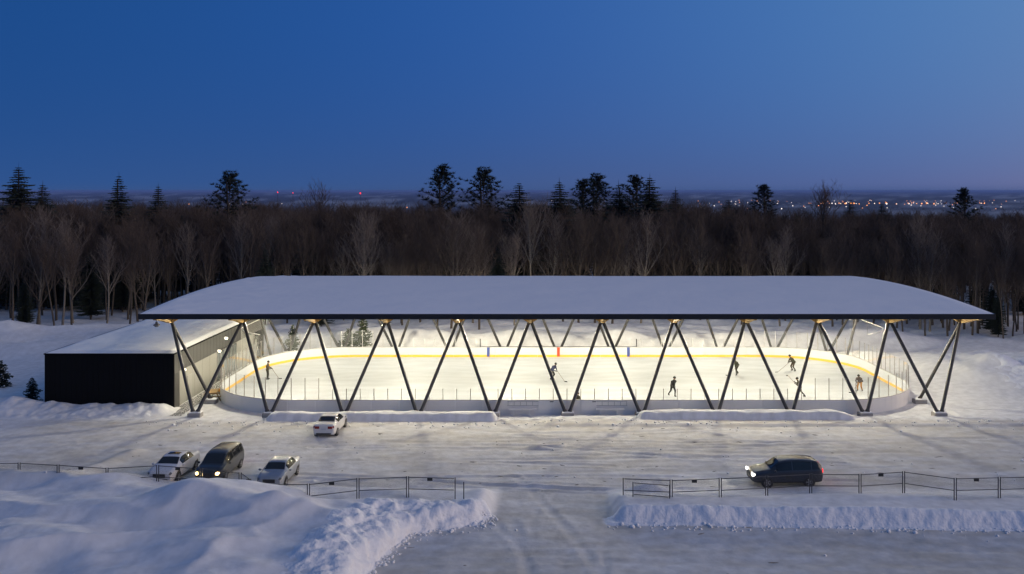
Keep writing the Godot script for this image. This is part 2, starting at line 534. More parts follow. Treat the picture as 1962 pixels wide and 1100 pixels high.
func patch(called: String, label: String, x0: float, x1: float, d0: float, d1: float, st: float, mask: Callable, rough: float, material: Material, streak := 1.0, kind := "snow bank") -> void:
	# a bank of thrown-up snow: a finer sheet over the ground, lumpy where mask(x, d) > 0 and sunk into it at its rim
	var nx := int((x1 - x0) / st) + 1; var nd := int((d1 - d0) / st) + 1
	var b := MB.new()
	var pos := PackedVector3Array(); pos.resize(nx * nd)
	var on := PackedByteArray(); on.resize(nx * nd)
	var fresh := Color(0.83, 0.845, 0.875)
	for j in nd:
		for i in nx:
			var x := x0 + i * st; var d := d0 + j * st
			var m: float = mask.call(x, d)
			var k := j * nx + i
			on[k] = 1 if m > 0.0 else 0
			if m <= 0.0: continue
			var gh := ground_h(x, d)
			var wx := x + 0.5 * nB.get_noise_2d(x * 3.0, d * 3.0); var wd := d + 0.5 * nB.get_noise_2d(x * 3.0 + 70.0, d * 3.0)
			var lump := 0.55 + 0.5 * nD.get_noise_3d(wx * 0.8 * streak, gh * 1.3, wd * 0.8) + 0.45 * nC.get_noise_3d(x * 1.6 * streak, gh * 2.0, d * 1.6) + 0.25 * nD.get_noise_3d(wx * 2.3 * streak, gh * 2.6, wd * 2.3)
			var nrm := Vector3(gh - ground_h(x + 0.15, d), 0.15, -(gh - ground_h(x, d + 0.15))).normalized()
			pos[k] = Vector3(x, gh - 0.07, -d) + nrm * m * (0.1 + rough * lump)
	var id := PackedInt32Array(); id.resize(nx * nd); id.fill(-1)
	for j in range(1, nd - 1):
		for i in range(1, nx - 1):
			var k := j * nx + i
			if not (on[k] and on[k - 1] and on[k + 1] and on[k - nx] and on[k + nx]): continue
			var nn := (pos[k + 1] - pos[k - 1]).cross(pos[k + nx] - pos[k - nx]).normalized()
			b.col = fresh * (0.97 + 0.06 * nC.get_noise_2d(i * 0.7, j * 0.7)); b.col.a = 1.0
			id[k] = b.vert(pos[k], nn)
	for j in nd - 1:
		for i in nx - 1:
			var k := j * nx + i
			if id[k] < 0 or id[k + 1] < 0 or id[k + nx] < 0 or id[k + nx + 1] < 0: continue
			b.face(id[k], id[k + 1], id[k + nx + 1]); b.face(id[k], id[k + nx + 1], id[k + nx])
	var o := put(numbered(called), b, material, self)
	tag(o, label, kind, "snow heaped up by ploughs")

func build_banks() -> void:
	patch("snow_bank", "broken chunky snow bank left of the driveway entrance", -16.5, -4.2, 41.5, 56.0, 0.1,
		func(x, d): 
			var s := edge_dist(x, d)
			return ss(-0.3, 0.3, s) * ss(4.3, 2.4, s) * ss(54.6, 53.2, d + 0.12 * x + 0.9) , 0.55, M.chunky)
	patch("snow_bank", "long low plowed snow bank below the fence right of the entrance", 0.6, 32.0, 49.0, 55.0, 0.1,
		func(x, d):
			var f = 52.15 - (x - 2.0) * 0.045
			return ss(f - 0.45, f - 0.05, d) * ss(f + 1.5, f + 0.75, d) * ss(0.8, 1.6, x), 0.19, M.chunky, 1.5)
	patch("snow_bank", "snow kerb cut straight along the boards behind the white sedan", -24.4, -5.2, 74.8, 77.6, 0.12,
		func(x, d): return ss(75.0, 75.3, d) * ss(76.5, 76.2, d) * ss(-24.3, -23.5, x) * ss(-5.3, -6.0, x), 0.07, M.snow)
	patch("snow_bank", "snow kerb along the boards between centre footing and rightmost players", 5.2, 24.0, 74.8, 77.6, 0.12,
		func(x, d): return ss(75.0, 75.3, d) * ss(76.5, 76.2, d) * ss(5.3, 6.0, x) * ss(23.8, 22.0, x), 0.07, M.snow)
	patch("snow_bank", "lumpy snow heap against the front of the black building", -47.5, -32.8, 75.6, 79.15, 0.12,
		func(x, d): return ss(75.7, 76.6, d) * ss(-47.4, -45.5, x) * ss(-32.9, -34.2, x), 0.18, M.snow)
	patch("snow_bank", "churned lumps of snow piled beyond the right end of the canopy", 38.0, 54.0, 80.0, 97.0, 0.2,
		func(x, d): return maxf(0.0, 1.0 - pow((x - 46.0) / 6.0, 2) - pow((d - 88.0) / 6.5, 2)), 0.75, M.chunky)

# ---------------------------------------------------------------- far plain and town
func build_far() -> void:
	var b := MB.new()
	var rows := PackedFloat32Array([520, 640, 800, 1000, 1250, 1600, 2000, 2500, 3100, 3800, 4700, 5700, 6800, 8000, 9500, 11500, 14000, 17500, 22000, 28000, 36000, 50000, 75000])
	var cols := 260
	var nz := fnl(31, 0.0022, 4); var n2 := fnl(32, 0.0007, 3)
	for j in rows.size():
		for i in cols + 1:
			var a := lerpf(-0.95, 0.95, float(i) / cols)
			var d := rows[j]
			var x := tan(a) * d
			var h := -13.5 - 78.0 * ss(520, 3200, d) + 10.0 * nz.get_noise_2d(x * 0.5, d * 0.5) * ss(700, 2500, d) * ss(30000, 8000, d)
			var w := nz.get_noise_2d(x * 0.9, d * 0.35) + 0.5 * n2.get_noise_2d(x, d)
			var wood := Color(0.04, 0.04, 0.045); var field := Color(0.34, 0.36, 0.4)
			b.col = wood.lerp(field, ss(0.05, 0.35, w) * 0.8)
			if d < 2600: b.col = wood
			b.vert(Vector3(x, h, -d), Vector3.UP)
	for j in rows.size() - 1:
		for i in cols:
			var k := j * (cols + 1) + i
			b.face(k, k + 1, k + cols + 2); b.face(k, k + cols + 2, k + cols + 1)
	struct("plain", b, M.vc)
	# the town: low houses and street lights, a few kilometres off
	var rng := RandomNumberGenerator.new()
	rng.seed = 5
	var walls := MB.new(); var warm := MB.new(); var white := MB.new()
	for k in 420:
		var d := rng.randf_range(5200, 9800)
		var px := rng.randf_range(0.17, 0.56) if rng.randf() < 0.9 else rng.randf_range(-0.5, 0.17)
		var x := px * d
		var s := rng.randf_range(5, 14)
		walls.col = Color(0.3, 0.31, 0.34) * rng.randf_range(0.3, 1.2)
		walls.box(Vector3(x, -91.5 + s * 0.15, -d), Vector3(s * 1.6, s * 0.5, s))
		if rng.randf() < 0.33:
			var l := warm if rng.randf() < 0.55 else white
			var r := rng.randf_range(1.6, 3.4)
			l.lathe(Vector3(x + s, -91.5 + 10.0, -d + s), [[0.0, -r], [r * 0.7, -r * 0.7], [r, 0.0], [r * 0.7, r * 0.7], [0.0, r]], 6)
	# a brighter knot of lights along the main street
	for k in 46:
		var d := rng.randf_range(7000, 7600)
		var x := (0.30 + 0.17 * pow(rng.randf(), 1.4) + 0.012 * rng.randf()) * d
		var r := rng.randf_range(2.0, 5.0)
		var l := warm if rng.randf() < 0.6 else white
		l.lathe(Vector3(x, -91.5 + 11.0, -d), [[0.0, -r], [r * 0.7, -r * 0.7], [r, 0.0], [r * 0.7, r * 0.7], [0.0, r]], 6)
	var town := Node3D.new()
	town.name = "distant_town"
	add_child(town)
	town.set_meta("kind", "stuff")
	tag(town, "far-off town with scattered orange and white lights on the plain", "town")
	put("houses", walls, M.vc, town)
	var mw := mat(1, 0.6, 0.3, 0.5); mw.emission_enabled = true; mw.emission = Color(1.0, 0.62, 0.32); mw.emission_energy_multiplier = 2.6
	var mc := mat(1, 1, 1, 0.5); mc.emission_enabled = true; mc.emission = Color(1.0, 0.93, 0.85); mc.emission_energy_multiplier = 2.2
	put("street_light_orange", warm, mw, town)
	put("street_light_white", white, mc, town)
	# radio masts with red beacons
	var mr := mat(1, 0.1, 0.08, 0.5); mr.emission_enabled = true; mr.emission = Color(1, 0.12, 0.08); mr.emission_energy_multiplier = 4.0
	for a in [[-0.1812, 5200.0, 92.0, "red-lit radio mast on the plain nearest the middle of the horizon", 3.6], [-0.268, 6000.0, 96.0, "second red-lit radio mast on the plain, left of the first", 3.0], [-0.252, 6000.0, 93.0, "small red-lit radio mast standing close beside another", 2.4]]:
		var t := thing("radio_mast", a[3], "mast", Vector3(a[0] * a[1] - 2.78, -92, -a[1]), 0, "red-lit masts on the plain")
		var q := MB.new()
		for s in 3:
			var o := Vector3(cos(s * TAU / 3), 0, sin(s * TAU / 3))
			q.tube(o * 3.0, o * 0.6 + Vector3.UP * a[2], 0.5, 0.3, 4)
		for s in 8:
			q.tube(Vector3(3, 0, 0).rotated(Vector3.UP, s * 2.1) * (1 - s * 0.1) + Vector3.UP * s * a[2] / 8.0, Vector3(3, 0, 0).rotated(Vector3.UP, s * 2.1 + 2.1) * (0.9 - s * 0.1) + Vector3.UP * (s + 1) * a[2] / 8.0, 0.3, 0.3, 4)
		put("tower", q, M.steel, t)
		var l := MB.new()
		var r: float = a[4]
		l.lathe(Vector3(0, a[2] + r * 0.8, 0), [[0.0, -r], [r * 0.7, -r * 0.7], [r, 0.0], [r * 0.7, r * 0.7], [0.0, r]], 8)
		put("beacon_light", l, mr, t)

func clods() -> void:
	# lumps of snow fallen from the banks and crumbs of grit on the packed snow
	var rng := RandomNumberGenerator.new()
	rng.seed = 41
	var nz := fnl(50, 1.2, 2)
	for kind in 2:
		var b := MB.new()
		for i in 9:
			for j in 12:
				var th := PI * i / 8.0; var ph := TAU * j / 12.0
				var p := Vector3(sin(th) * cos(ph), cos(th) * 0.7, sin(th) * sin(ph))
				p *= 0.8 + 0.5 * nz.get_noise_3d(p.x * 1.4 + 9 * kind, p.y * 1.4, p.z * 1.4)
				b.vert(p, p.normalized())
		for i in 8:
			for j in 12:
				var k := i * 12 + j; var k2 := i * 12 + (j + 1) % 12
				b.face(k, k2, k2 + 12); b.face(k, k2 + 12, k + 12)
		var where := []
		for q in (1210 if kind == 0 else 170):
			var x: float; var d: float
			if kind == 0 and q < 520:
				var k := rng.randi_range(1, 5)
				var a: Vector2 = edge_line[k].lerp(edge_line[k + 1] if k < 6 else edge_line[k], rng.randf())
				x = a.x + absf(rng.randfn(0, 0.5)) * 0.8 - 0.4; d = a.y - absf(rng.randfn(0, 0.6)) + 0.3
			elif kind == 0 and q < 900:
				x = rng.randf_range(1.3, 30); d = 52.15 - (x - 2.0) * 0.045 - absf(rng.randfn(0, 0.45)) + 0.1
			elif kind == 0 and q < 1150:
				x = rng.randf_range(-34, 36); d = 75.0 - absf(rng.randfn(0, 0.9))
			else:
				x = rng.randf_range(-34, 34); d = rng.randf_range(57.5, 75.0) if rng.randf() < 0.8 else rng.randf_range(43, 52)
				if packed(x, d) < 0.5: continue
			var s := rng.randf_range(0.03, 0.1) * (1.0 if q % 9 else 1.7) if kind == 0 else rng.randf_range(0.02, 0.06)
			var sx := s * (1.0 if kind == 0 else rng.randf_range(1.0, 5.0))
			where.append(Transform3D(Basis(Vector3.UP, rng.randf_range(-0.5, 0.5)) * Basis.from_scale(Vector3(sx, s if kind == 0 else 0.02, s)), Vector3(x, ground_h(x, d) + s * 0.2, -d)))
		var mm := MultiMesh.new()
		mm.transform_format = MultiMesh.TRANSFORM_3D
		mm.mesh = b.mesh()
		mm.instance_count = where.size()
		for i in where.size(): mm.set_instance_transform(i, where[i])
		var o := MultiMeshInstance3D.new()
		o.name = "snow_clods" if kind == 0 else "grit"
		o.multimesh = mm
		o.material_override = M.roof_snow if kind == 0 else mat(0.3, 0.27, 0.23, 0.95)
		o.set_meta("kind", "stuff")
		tag(o, "crumbled lumps of snow strewn along the banks" if kind == 0 else "dark crumbs of dirt scattered over the packed snow", "snow" if kind == 0 else "grit")
		add_child(o)

# ---------------------------------------------------------------- trees
func limb(b: MB, p: Vector3, dir: Vector3, ln: float, r: float, segs: int, k: int, rng: RandomNumberGenerator, wob: float, up: float) -> Array:
	# a bent tapering limb; returns points along it as [position, direction, radius]
	var out := []
	var d := dir
	var q := p
	for s in segs:
		var e := q + d * (ln / segs)
		var r0 := lerpf(r, r * 0.3, float(s) / segs); var r1 := lerpf(r, r * 0.3, float(s + 1) / segs)
		b.tube(q, e, r0, r1, k)
		out.append([e, d, r1])
		q = e
		d = (d + Vector3(rng.randf_range(-wob, wob), up, rng.randf_range(-wob, wob))).normalized()
	return out

func bare_tree(sd: int, h: float, spread: float, fork: float, twigs: int) -> Array:
	# a leafless hardwood grown in a wood: [trunk mesh, crown mesh]
	var rng := RandomNumberGenerator.new()
	rng.seed = sd
	var tb := MB.new(); var cb := MB.new()
	var r := 0.011 * h + 0.02
	var trunk := limb(tb, Vector3(0, -0.6, 0), Vector3(rng.randf_range(-0.08, 0.08), 1, rng.randf_range(-0.08, 0.08)).normalized(), h * 0.86, r, 9, 7, rng, 0.07, 0.05)
	var n := 13
	for i in n:
		var t := lerpf(fork, 0.98, float(i) / (n - 1))
		var at: Array = trunk[clampi(int(t * 9), 0, 8)]
		var prev: Vector3 = trunk[clampi(int(t * 9) - 1, 0, 8)][0]
		var p := prev.lerp(at[0], fmod(t * 9, 1.0))
		var az := i * 2.4 + rng.randf_range(-0.5, 0.5)
		var lean := lerpf(0.75, 0.3, (t - fork) / (1.0 - fork)) * spread * rng.randf_range(0.7, 1.3)
		var dir := Vector3(cos(az) * lean, 1.0, sin(az) * lean).normalized()
		var ln := h * lerpf(0.42, 0.16, (t - fork) / (1.0 - fork)) * rng.randf_range(0.75, 1.15)
		var main := limb(tb, p, dir, ln, maxf(0.05, at[2] * 0.6), 5, 4, rng, 0.16, 0.07)
		for m in main.size():
			for q in 2:
				var a2 := rng.randf() * TAU
				var side := Vector3(cos(a2), rng.randf_range(0.1, 0.9), sin(a2)).normalized()
				var sub := limb(cb, main[m][0], (main[m][1] * 0.8 + side * 0.75).normalized(), ln * rng.randf_range(0.25, 0.45), 0.034, 2, 3, rng, 0.2, 0.1)
				for s in sub:
					for w in twigs:
						var a3 := rng.randf() * TAU
						var td: Vector3 = (s[1] * 0.8 + Vector3(cos(a3), rng.randf_range(0, 0.9), sin(a3)) * 0.8).normalized()
						var l2 := rng.randf_range(0.5, 1.25)
						cb.tube(s[0], s[0] + td * l2, 0.015, 0.006, 3)
						var td2 := (td + Vector3(rng.randf_range(-0.5, 0.5), 0.3, rng.randf_range(-0.5, 0.5))).normalized()
						cb.tube(s[0] + td * l2 * 0.5, s[0] + td * l2 * 0.5 + td2 * l2 * 0.6, 0.011, 0.005, 3)
	return [tb.mesh(), cb.mesh()]

func spruce(sd: int, h: float, wide: float, bare: float, ragged: float, snow := 0.0) -> Array:
	# [trunk, crown] (and snow lying on the boughs)
	var rng := RandomNumberGenerator.new()
	rng.seed = sd
	var tb := MB.new(); var cb := MB.new(); var sb := MB.new()
	limb(tb, Vector3(0, -0.5, 0), Vector3.UP, h * 0.99, 0.012 * h + 0.03, 6, 6, rng, 0.015, 0.1)
	var y := h * bare
	var step := maxf(0.15, h * 0.017)
	while y < h * 0.985:
		var t := (y / h - bare) / (1.0 - bare)
		var reach := minf(wide * pow(1.0 - t, 0.8), wide * 0.62) * (0.88 + 0.24 * sin(y * 7.0)) + 0.12
		var cnt := 9
		for i in cnt:
			if rng.randf() < ragged * 0.5: continue
			var az := TAU * i / cnt + rng.randf() * 0.9
			var l := reach * rng.randf_range(1.0 - ragged, 1.1)
			var o := Vector3(cos(az), 0, sin(az))
			var side := Vector3(-sin(az), 0, cos(az))
			var k := maxi(3, int(l / 0.28))
			for s in k:
				var f := (s + 0.6) / k
				var drop := -0.32 * l * f + 0.22 * l * f * f + rng.randf_range(-0.05, 0.05)
				var p := Vector3(0, y + drop, 0) + o * l * f
				var w := lerpf(0.42, 0.2, f) * minf(0.95 + 0.16 * l, 0.7 * l + 0.16)
				var fw := o * w * 1.2 + Vector3(0, rng.randf_range(-0.12, 0.06), 0)
				for sg in [-1.0, 1.0]:
					cb.tri(p - o * 0.1, p + fw * 0.3 + side * sg * w + Vector3(0, -w * 0.45, 0), p + fw)
				cb.tri(p, p + o * 0.1 + Vector3(0, -w * 0.7, 0), p + fw * 0.8)
				if snow > 0 and rng.randf() < snow:
					sb.box(p + Vector3(0, 0.05, 0), Vector3(w * 0.8, 0.09, w * 0.7), 0.04, Basis(Vector3.UP, az))
		y += step * rng.randf_range(0.85, 1.15)
	cb.tri(Vector3(-0.06, h * 0.95, 0), Vector3(0.06, h * 0.95, 0), Vector3(0, h * 1.03, 0))
	return [tb.mesh(), cb.mesh(), sb.mesh() if sb.v.size() else null]

func pine(sd: int, h: float, wide: float, bare: float) -> Array:
	var rng := RandomNumberGenerator.new()
	rng.seed = sd
	var tb := MB.new(); var cb := MB.new()
	var trunk := limb(tb, Vector3(0, -0.5, 0), Vector3.UP, h * 0.96, 0.013 * h + 0.05, 8, 6, rng, 0.03, 0.1)
	var n := 46
	for i in n:
		var t := pow(float(i) / (n - 1), 0.9)
		var y := h * lerpf(bare, 0.97, t)
		var az := i * 2.4 + rng.randf_range(-0.4, 0.4)
		var l := wide * (sin(clampf(0.25 + t * 0.82, 0, 1) * PI) * 0.85 + 0.25) * rng.randf_range(0.6, 1.1)
		var o := Vector3(cos(az), rng.randf_range(0.05, 0.45) + 0.5 * t, sin(az)).normalized()
		var pts := limb(tb, Vector3(0, y, 0), o, l, 0.07, 4, 4, rng, 0.12, 0.1)
		for m in pts.size():
			for q in 3:
				var ctr: Vector3 = pts[m][0] + Vector3(rng.randf_range(-0.5, 0.5), rng.randf_range(-0.1, 0.35), rng.randf_range(-0.5, 0.5)) * (0.35 + 0.2 * m)
				if m == 0 and q > 0: continue
				for w in 15:
					var a := rng.randf() * TAU
					var dd := (o * 0.5 + Vector3(cos(a), rng.randf_range(-0.25, 1.0), sin(a))).normalized()
					var sd2 := dd.cross(Vector3(rng.randf() - 0.5, 1, rng.randf() - 0.5)).normalized() * 0.055
					cb.tri(ctr - sd2, ctr + sd2, ctr + dd * rng.randf_range(0.35, 0.7))
	return [tb.mesh(), cb.mesh()]

func plant(called: String, label: String, category: String, tr: Array, mt: Material, mc: Material, at: Vector3, turn: float, s: Vector3, group: String) -> Node3D:
	var o := thing(called, label, category, at, turn, group)
	o.scale = s
	inst("trunk", tr[0], mt, o)
	inst("crown", tr[1], mc, o)
	if tr.size() > 2 and tr[2]: inst("snow_clump", tr[2], M.roof_snow, o)
	return o

var bare_kinds := []
var spruce_kinds := []
var pine_kinds := []

func edge_of_wood(x: float) -> float:
	# how far off the wood begins, seen across the site
	return 119.0 - 13.0 * ss(36, 58, x) + 2.5 * sin(x * 0.13) + 2.0 * ss(-30, 10, x)

func build_trees() -> void:
	for k in 7: bare_kinds.append(bare_tree(100 + k, 15.0, [0.6, 0.8, 0.55, 1.0, 0.7, 0.5, 0.9][k], [0.42, 0.35, 0.5, 0.3, 0.45, 0.55, 0.38][k], 2))
	for k in 3: spruce_kinds.append(spruce(200 + k, 18.0, [5.6, 4.9, 6.2][k], 0.1, 0.25))
	for k in 3: pine_kinds.append(pine(300 + k, 20.0, [3.2, 4.2, 3.6][k], [0.5, 0.55, 0.45][k]))
	var rng := RandomNumberGenerator.new()
	rng.seed = 9
	var taken := []
	# evergreens that stand out above the wood: kind, x, z, top
	var tall := [
		["s", 2, -83.8, -150, 22.5, "tallest broad spruce above the wood at its left end"], ["s", 0, -81.0, -152, 19.7, "lesser spruce crowded against the tall leftmost one"],
		["s", 1, -65.8, -145, 20.9, "slim spruce poking above the wood left of the canopy"], ["s", 1, -61.8, -150, 19.3, "short spruce tip just right of the slim spruce"],
		["p", 1, -50.5, -150, 20.8, "bushy pine above the wood over the canopy's left end"], ["p", 0, -17.0, -150, 22.0, "tallest rounded pine near the middle of the wood"],
		["p", 1, -10.8, -155, 21.5, "broad pine with upswept boughs near the middle"], ["s", 2, -4.9, -145, 19.9, "stout spruce just right of the broad middle pine"],
		["s", 2, 1.1, -140, 20.0, "dark spruce standing alone behind the canopy's centre"], ["p", 2, 5.2, -150, 19.8, "leftmost small pine of the evergreen clump"],
		["p", 1, 7.6, -155, 20.5, "full pine in the middle of the evergreen clump"], ["s", 0, 10.7, -150, 19.7, "narrow spruce within the evergreen clump"],
		["p", 2, 13.9, -155, 20.5, "light topped pine towards the clump's right end"], ["s", 2, 15.4, -148, 20.8, "pointed spruce closing the evergreen clump on the right"],
		["s", 1, 19.7, -150, 18.7, "small spruce tip right of the evergreen clump"], ["p", 2, 36.0, -160, 19.0, "solitary dark pine above the wood right of the clump"],
		["s", 0, 30.0, -160, 17.2, "low spruce tip left of the solitary dark pine"], ["p", 0, 69.5, -160, 18.4, "pine standing before the town lights at far right"],
		["s", 1, 54.0, -170, 16.9, "low spruce tip before the town lights"], ["s", 0, 59.6, -170, 16.3, "lowest spruce tip left of the rightmost pine"]]
	for a in tall:
		var kinds: Array = spruce_kinds if a[0] == "s" else pine_kinds
		var gy := ground_h(a[2], -a[3])
		var s: float = (a[4] - gy) / (18.3 if a[0] == "s" else 20.0)
		plant("spruce_tree" if a[0] == "s" else "pine_tree", a[5], "tree", kinds[a[1]], M.bark, M.needle, Vector3(a[2], gy, a[3]), rng.randf() * TAU, Vector3(s * 1.15, s, s * 1.15), "evergreens above the wood")
		taken.append(Vector2(a[2], a[3]))
	# bare trees that one can tell apart along the edge: x, z, top, kind, pale bark
	var marked := [
		[-61.7, -122, 16.3, 3, true, "pale forked birch at the wood's edge, far left"], [-56.0, -119, 13.3, 4, true, "broken pale birch left of the black building"], [-66.0, -122, 17.0, 0, true, "slim pale tree leaning left of the forked birch"],
		[-54.2, -124, 15.7, 1, false, "crooked spreading tree above the black building's roof"], [-42.0, -128, 16.0, 0, true, "grey tree rising behind the canopy's left slope"], [-31.0, -130, 15.7, 1, false, "wide bare tree behind the canopy's left shoulder"],
		[-24.8, -125, 16.4, 4, true, "white-trunked birch behind the canopy, left of centre"], [-17.7, -126, 17.1, 3, false, "largest spreading bare tree below the tallest pine"], [-10.5, -122, 14.5, 6, true, "short birch with reddish crown below the broad pine"],
		[-3.2, -126, 18.0, 5, true, "tall straight pale tree beside the stout spruce"], [5.3, -124, 17.4, 6, false, "broad crowned tree before the evergreen clump"], [12.1, -130, 15.6, 0, false, "thin tree before the right half of the evergreen clump"],
		[16.5, -126, 16.4, 3, false, "fan-shaped tree just right of the evergreen clump"], [30.1, -124, 14.4, 4, true, "white birch leaning behind the canopy's right half"], [27.1, -130, 16.0, 1, false, "grey tree beside the leaning white birch"],
		[41.1, -118, 14.6, 2, false, "thin tree behind the canopy's right shoulder"], [46.0, -120, 15.8, 0, true, "pale tree above the canopy's right tip"],
		[-36.7, -150, 20.6, 3, false, "fan-shaped bare tree standing out above the left skyline"], [44.3, -158, 20.2, 5, false, "wispy bare tree standing out above the right skyline"]]
	for a in marked:
		var gy := ground_h(a[0], -a[1])
		var s: float = (a[2] - gy) / 16.6
		plant("bare_tree", a[5], "tree", bare_kinds[a[3]], M.pale_bark if a[4] else M.bark, M.pale_twig if a[4] else M.twig, Vector3(a[0], gy, a[1]), rng.randf() * TAU, Vector3(s, s, s), "marked trees of the wood")
		taken.append(Vector2(a[0], a[1]))
	# the front ranks, one by one
	var made := 0
	var tries := 0
	while made < 285 and tries < 6000:
		tries += 1
		var x := rng.randf_range(-88, 74)
		if made >= 235: x = rng.randf_range(36, 64)
		var d := edge_of_wood(x) + pow(rng.randf(), 1.3) * (26.0 if made < 235 else 20.0)
		if x > 56 and x < 64 and d > 116 and absf(x - (0.483 * d - 2.8)) < 0.5: continue
		var ok := true
		for q in taken:
			if q.distance_to(Vector2(x, -d)) < 1.9:
				ok = false
				break
		if not ok: continue
		taken.append(Vector2(x, -d))
		var gy := ground_h(x, d)
		var top := rng.randf_range(11.6, 16.6) - 1.3 * ss(20, 40, x)
		var s := (top - gy) / 16.6
		if rng.randf() < 0.1:
			plant("understory_spruce", "dark young spruce among the bare trunks of the wood", "tree", spruce_kinds[rng.randi() % 3], M.bark, M.needle, Vector3(x, gy, -d), rng.randf() * TAU, Vector3.ONE * s * rng.randf_range(0.3, 0.62), "young spruces in the wood")
		else:
			var pale := rng.randf() < 0.2
			plant("woodland_tree", "bare leafless tree in the front ranks of the wood", "tree", bare_kinds[rng.randi() % 7], M.pale_bark if pale else M.bark, M.pale_twig if pale else M.twig, Vector3(x, gy, -d), rng.randf() * TAU, Vector3(s * rng.randf_range(0.85, 1.1), s, s * rng.randf_range(0.85, 1.1)), "bare trees of the wood")
		made += 1
	# the depth of the wood, one mass
	var wood := Node3D.new()
	wood.name = "woodland"
	add_child(wood)
	wood.set_meta("kind", "stuff")
	tag(wood, "dense dark mass of leafless wood behind the front trees", "wood")
	var lists := []
	for k in 9: lists.append([])
	for q in 4600:
		var d := 136.0 + pow(rng.randf(), 1.5) * 300.0
		var x := rng.randf_range(-0.72, 0.66) * d
		if x > 0 and absf(x - (0.483 * d - 2.8)) < 0.8: continue
		var gy := ground_h(x, d)
		var s := (rng.randf_range(11.2, 16.2) - 1.3 * ss(20, 40, x * 140 / d)) / 16.6
		var k := rng.randi() % 7
		if rng.randf() < 0.16:
			k = 7 + rng.randi() % 2
			s *= rng.randf_range(0.5, 0.85)
		lists[k].append(Transform3D(Basis(Vector3.UP, rng.randf() * TAU).scaled(Vector3(s, s, s)), Vector3(x, gy, -d)))
	for k in 9:
		for part in 2:
			var mm := MultiMesh.new()
			mm.transform_format = MultiMesh.TRANSFORM_3D
			mm.mesh = bare_kinds[k][part] if k < 7 else spruce_kinds[k - 7][part]
			mm.instance_count = lists[k].size()
			for i in lists[k].size(): mm.set_instance_transform(i, lists[k][i])
			var o := MultiMeshInstance3D.new()
			o.name = "tree_trunks" if part == 0 else "tree_crowns"
			o.multimesh = mm
			o.material_override = (M.bark if part == 0 else M.twig) if k < 7 else (M.bark if part == 0 else M.needle)
			o.set_meta("kind", "stuff")
			wood.add_child(o, true)
	# small evergreens round the building and the rink
	var small := spruce(400, 2.6, 1.25, 0.03, 0.12, 0.25)
	var small2 := spruce(401, 2.6, 1.5, 0.03, 0.15, 0.12)
	plant("small_spruce", "snow-dusted small spruce by the black building's left corner", "shrub", small, M.bark, M.needle, Vector3(-45.9, ground_h(-45.9, 82.0), -82.0), 0.4, Vector3.ONE * 0.78, "small spruces round the site")
	plant("small_spruce", "snow-capped spruce cut by the photograph's left edge", "shrub", small, M.bark, M.needle, Vector3(-52.3, ground_h(-52.3, 88.6), -88.6), 2.0, Vector3(1.0, 0.95, 1.0), "small spruces round the site")
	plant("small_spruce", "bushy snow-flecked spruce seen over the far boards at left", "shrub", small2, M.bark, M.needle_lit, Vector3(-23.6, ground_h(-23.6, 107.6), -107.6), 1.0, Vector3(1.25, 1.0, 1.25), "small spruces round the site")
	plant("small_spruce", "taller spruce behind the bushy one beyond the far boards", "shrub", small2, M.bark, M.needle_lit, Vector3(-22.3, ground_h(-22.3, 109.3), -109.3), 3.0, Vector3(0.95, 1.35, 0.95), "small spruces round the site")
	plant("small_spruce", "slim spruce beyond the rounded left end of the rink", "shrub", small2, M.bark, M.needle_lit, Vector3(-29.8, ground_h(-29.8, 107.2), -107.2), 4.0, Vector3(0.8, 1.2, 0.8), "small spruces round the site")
	# the lit cottage down in the wood
	var c := Vector3(0.483 * 250 - 2.78, 0, -250)
	c.y = ground_h(c.x, 250)
	var hs := thing("cottage", "snow-roofed cottage with one glowing window deep in the wood at right", "house", c)
	var wb := MB.new()
	wb.box(Vector3(0, 2.0, 0), Vector3(8, 5, 6), 0.05)
	put("wall", wb, M.wood, hs)
	var rb := MB.new()
	for sg in [-1.0, 1.0]:
		rb.quad(Vector3(-4.4, 4.3, sg * 3.5), Vector3(4.4, 4.3, sg * 3.5), Vector3(4.4, 7.2, 0), Vector3(-4.4, 7.2, 0))
	rb.tri(Vector3(4.0, 4.4, 3), Vector3(4.0, 4.4, -3), Vector3(4.0, 7.1, 0)); rb.tri(Vector3(-4.0, 4.4, -3), Vector3(-4.0, 4.4, 3), Vector3(-4.0, 7.1, 0))
	put("roof", rb, M.roof_snow, hs)
	var lw := MB.new()
	lw.box(Vector3(-0.5, 3.2, 3.02), Vector3(1.4, 1.4, 0.06))
	var ml := mat(1, 0.6, 0.25, 0.5); ml.emission_enabled = true; ml.emission = Color(1, 0.6, 0.22); ml.emission_energy_multiplier = 3.0
	put("lit_window", lw, ml, hs)

# ---------------------------------------------------------------- the covered rink
const MID := -90.6
const HL := 30.5
const HW := 13.0
const RC := 8.5

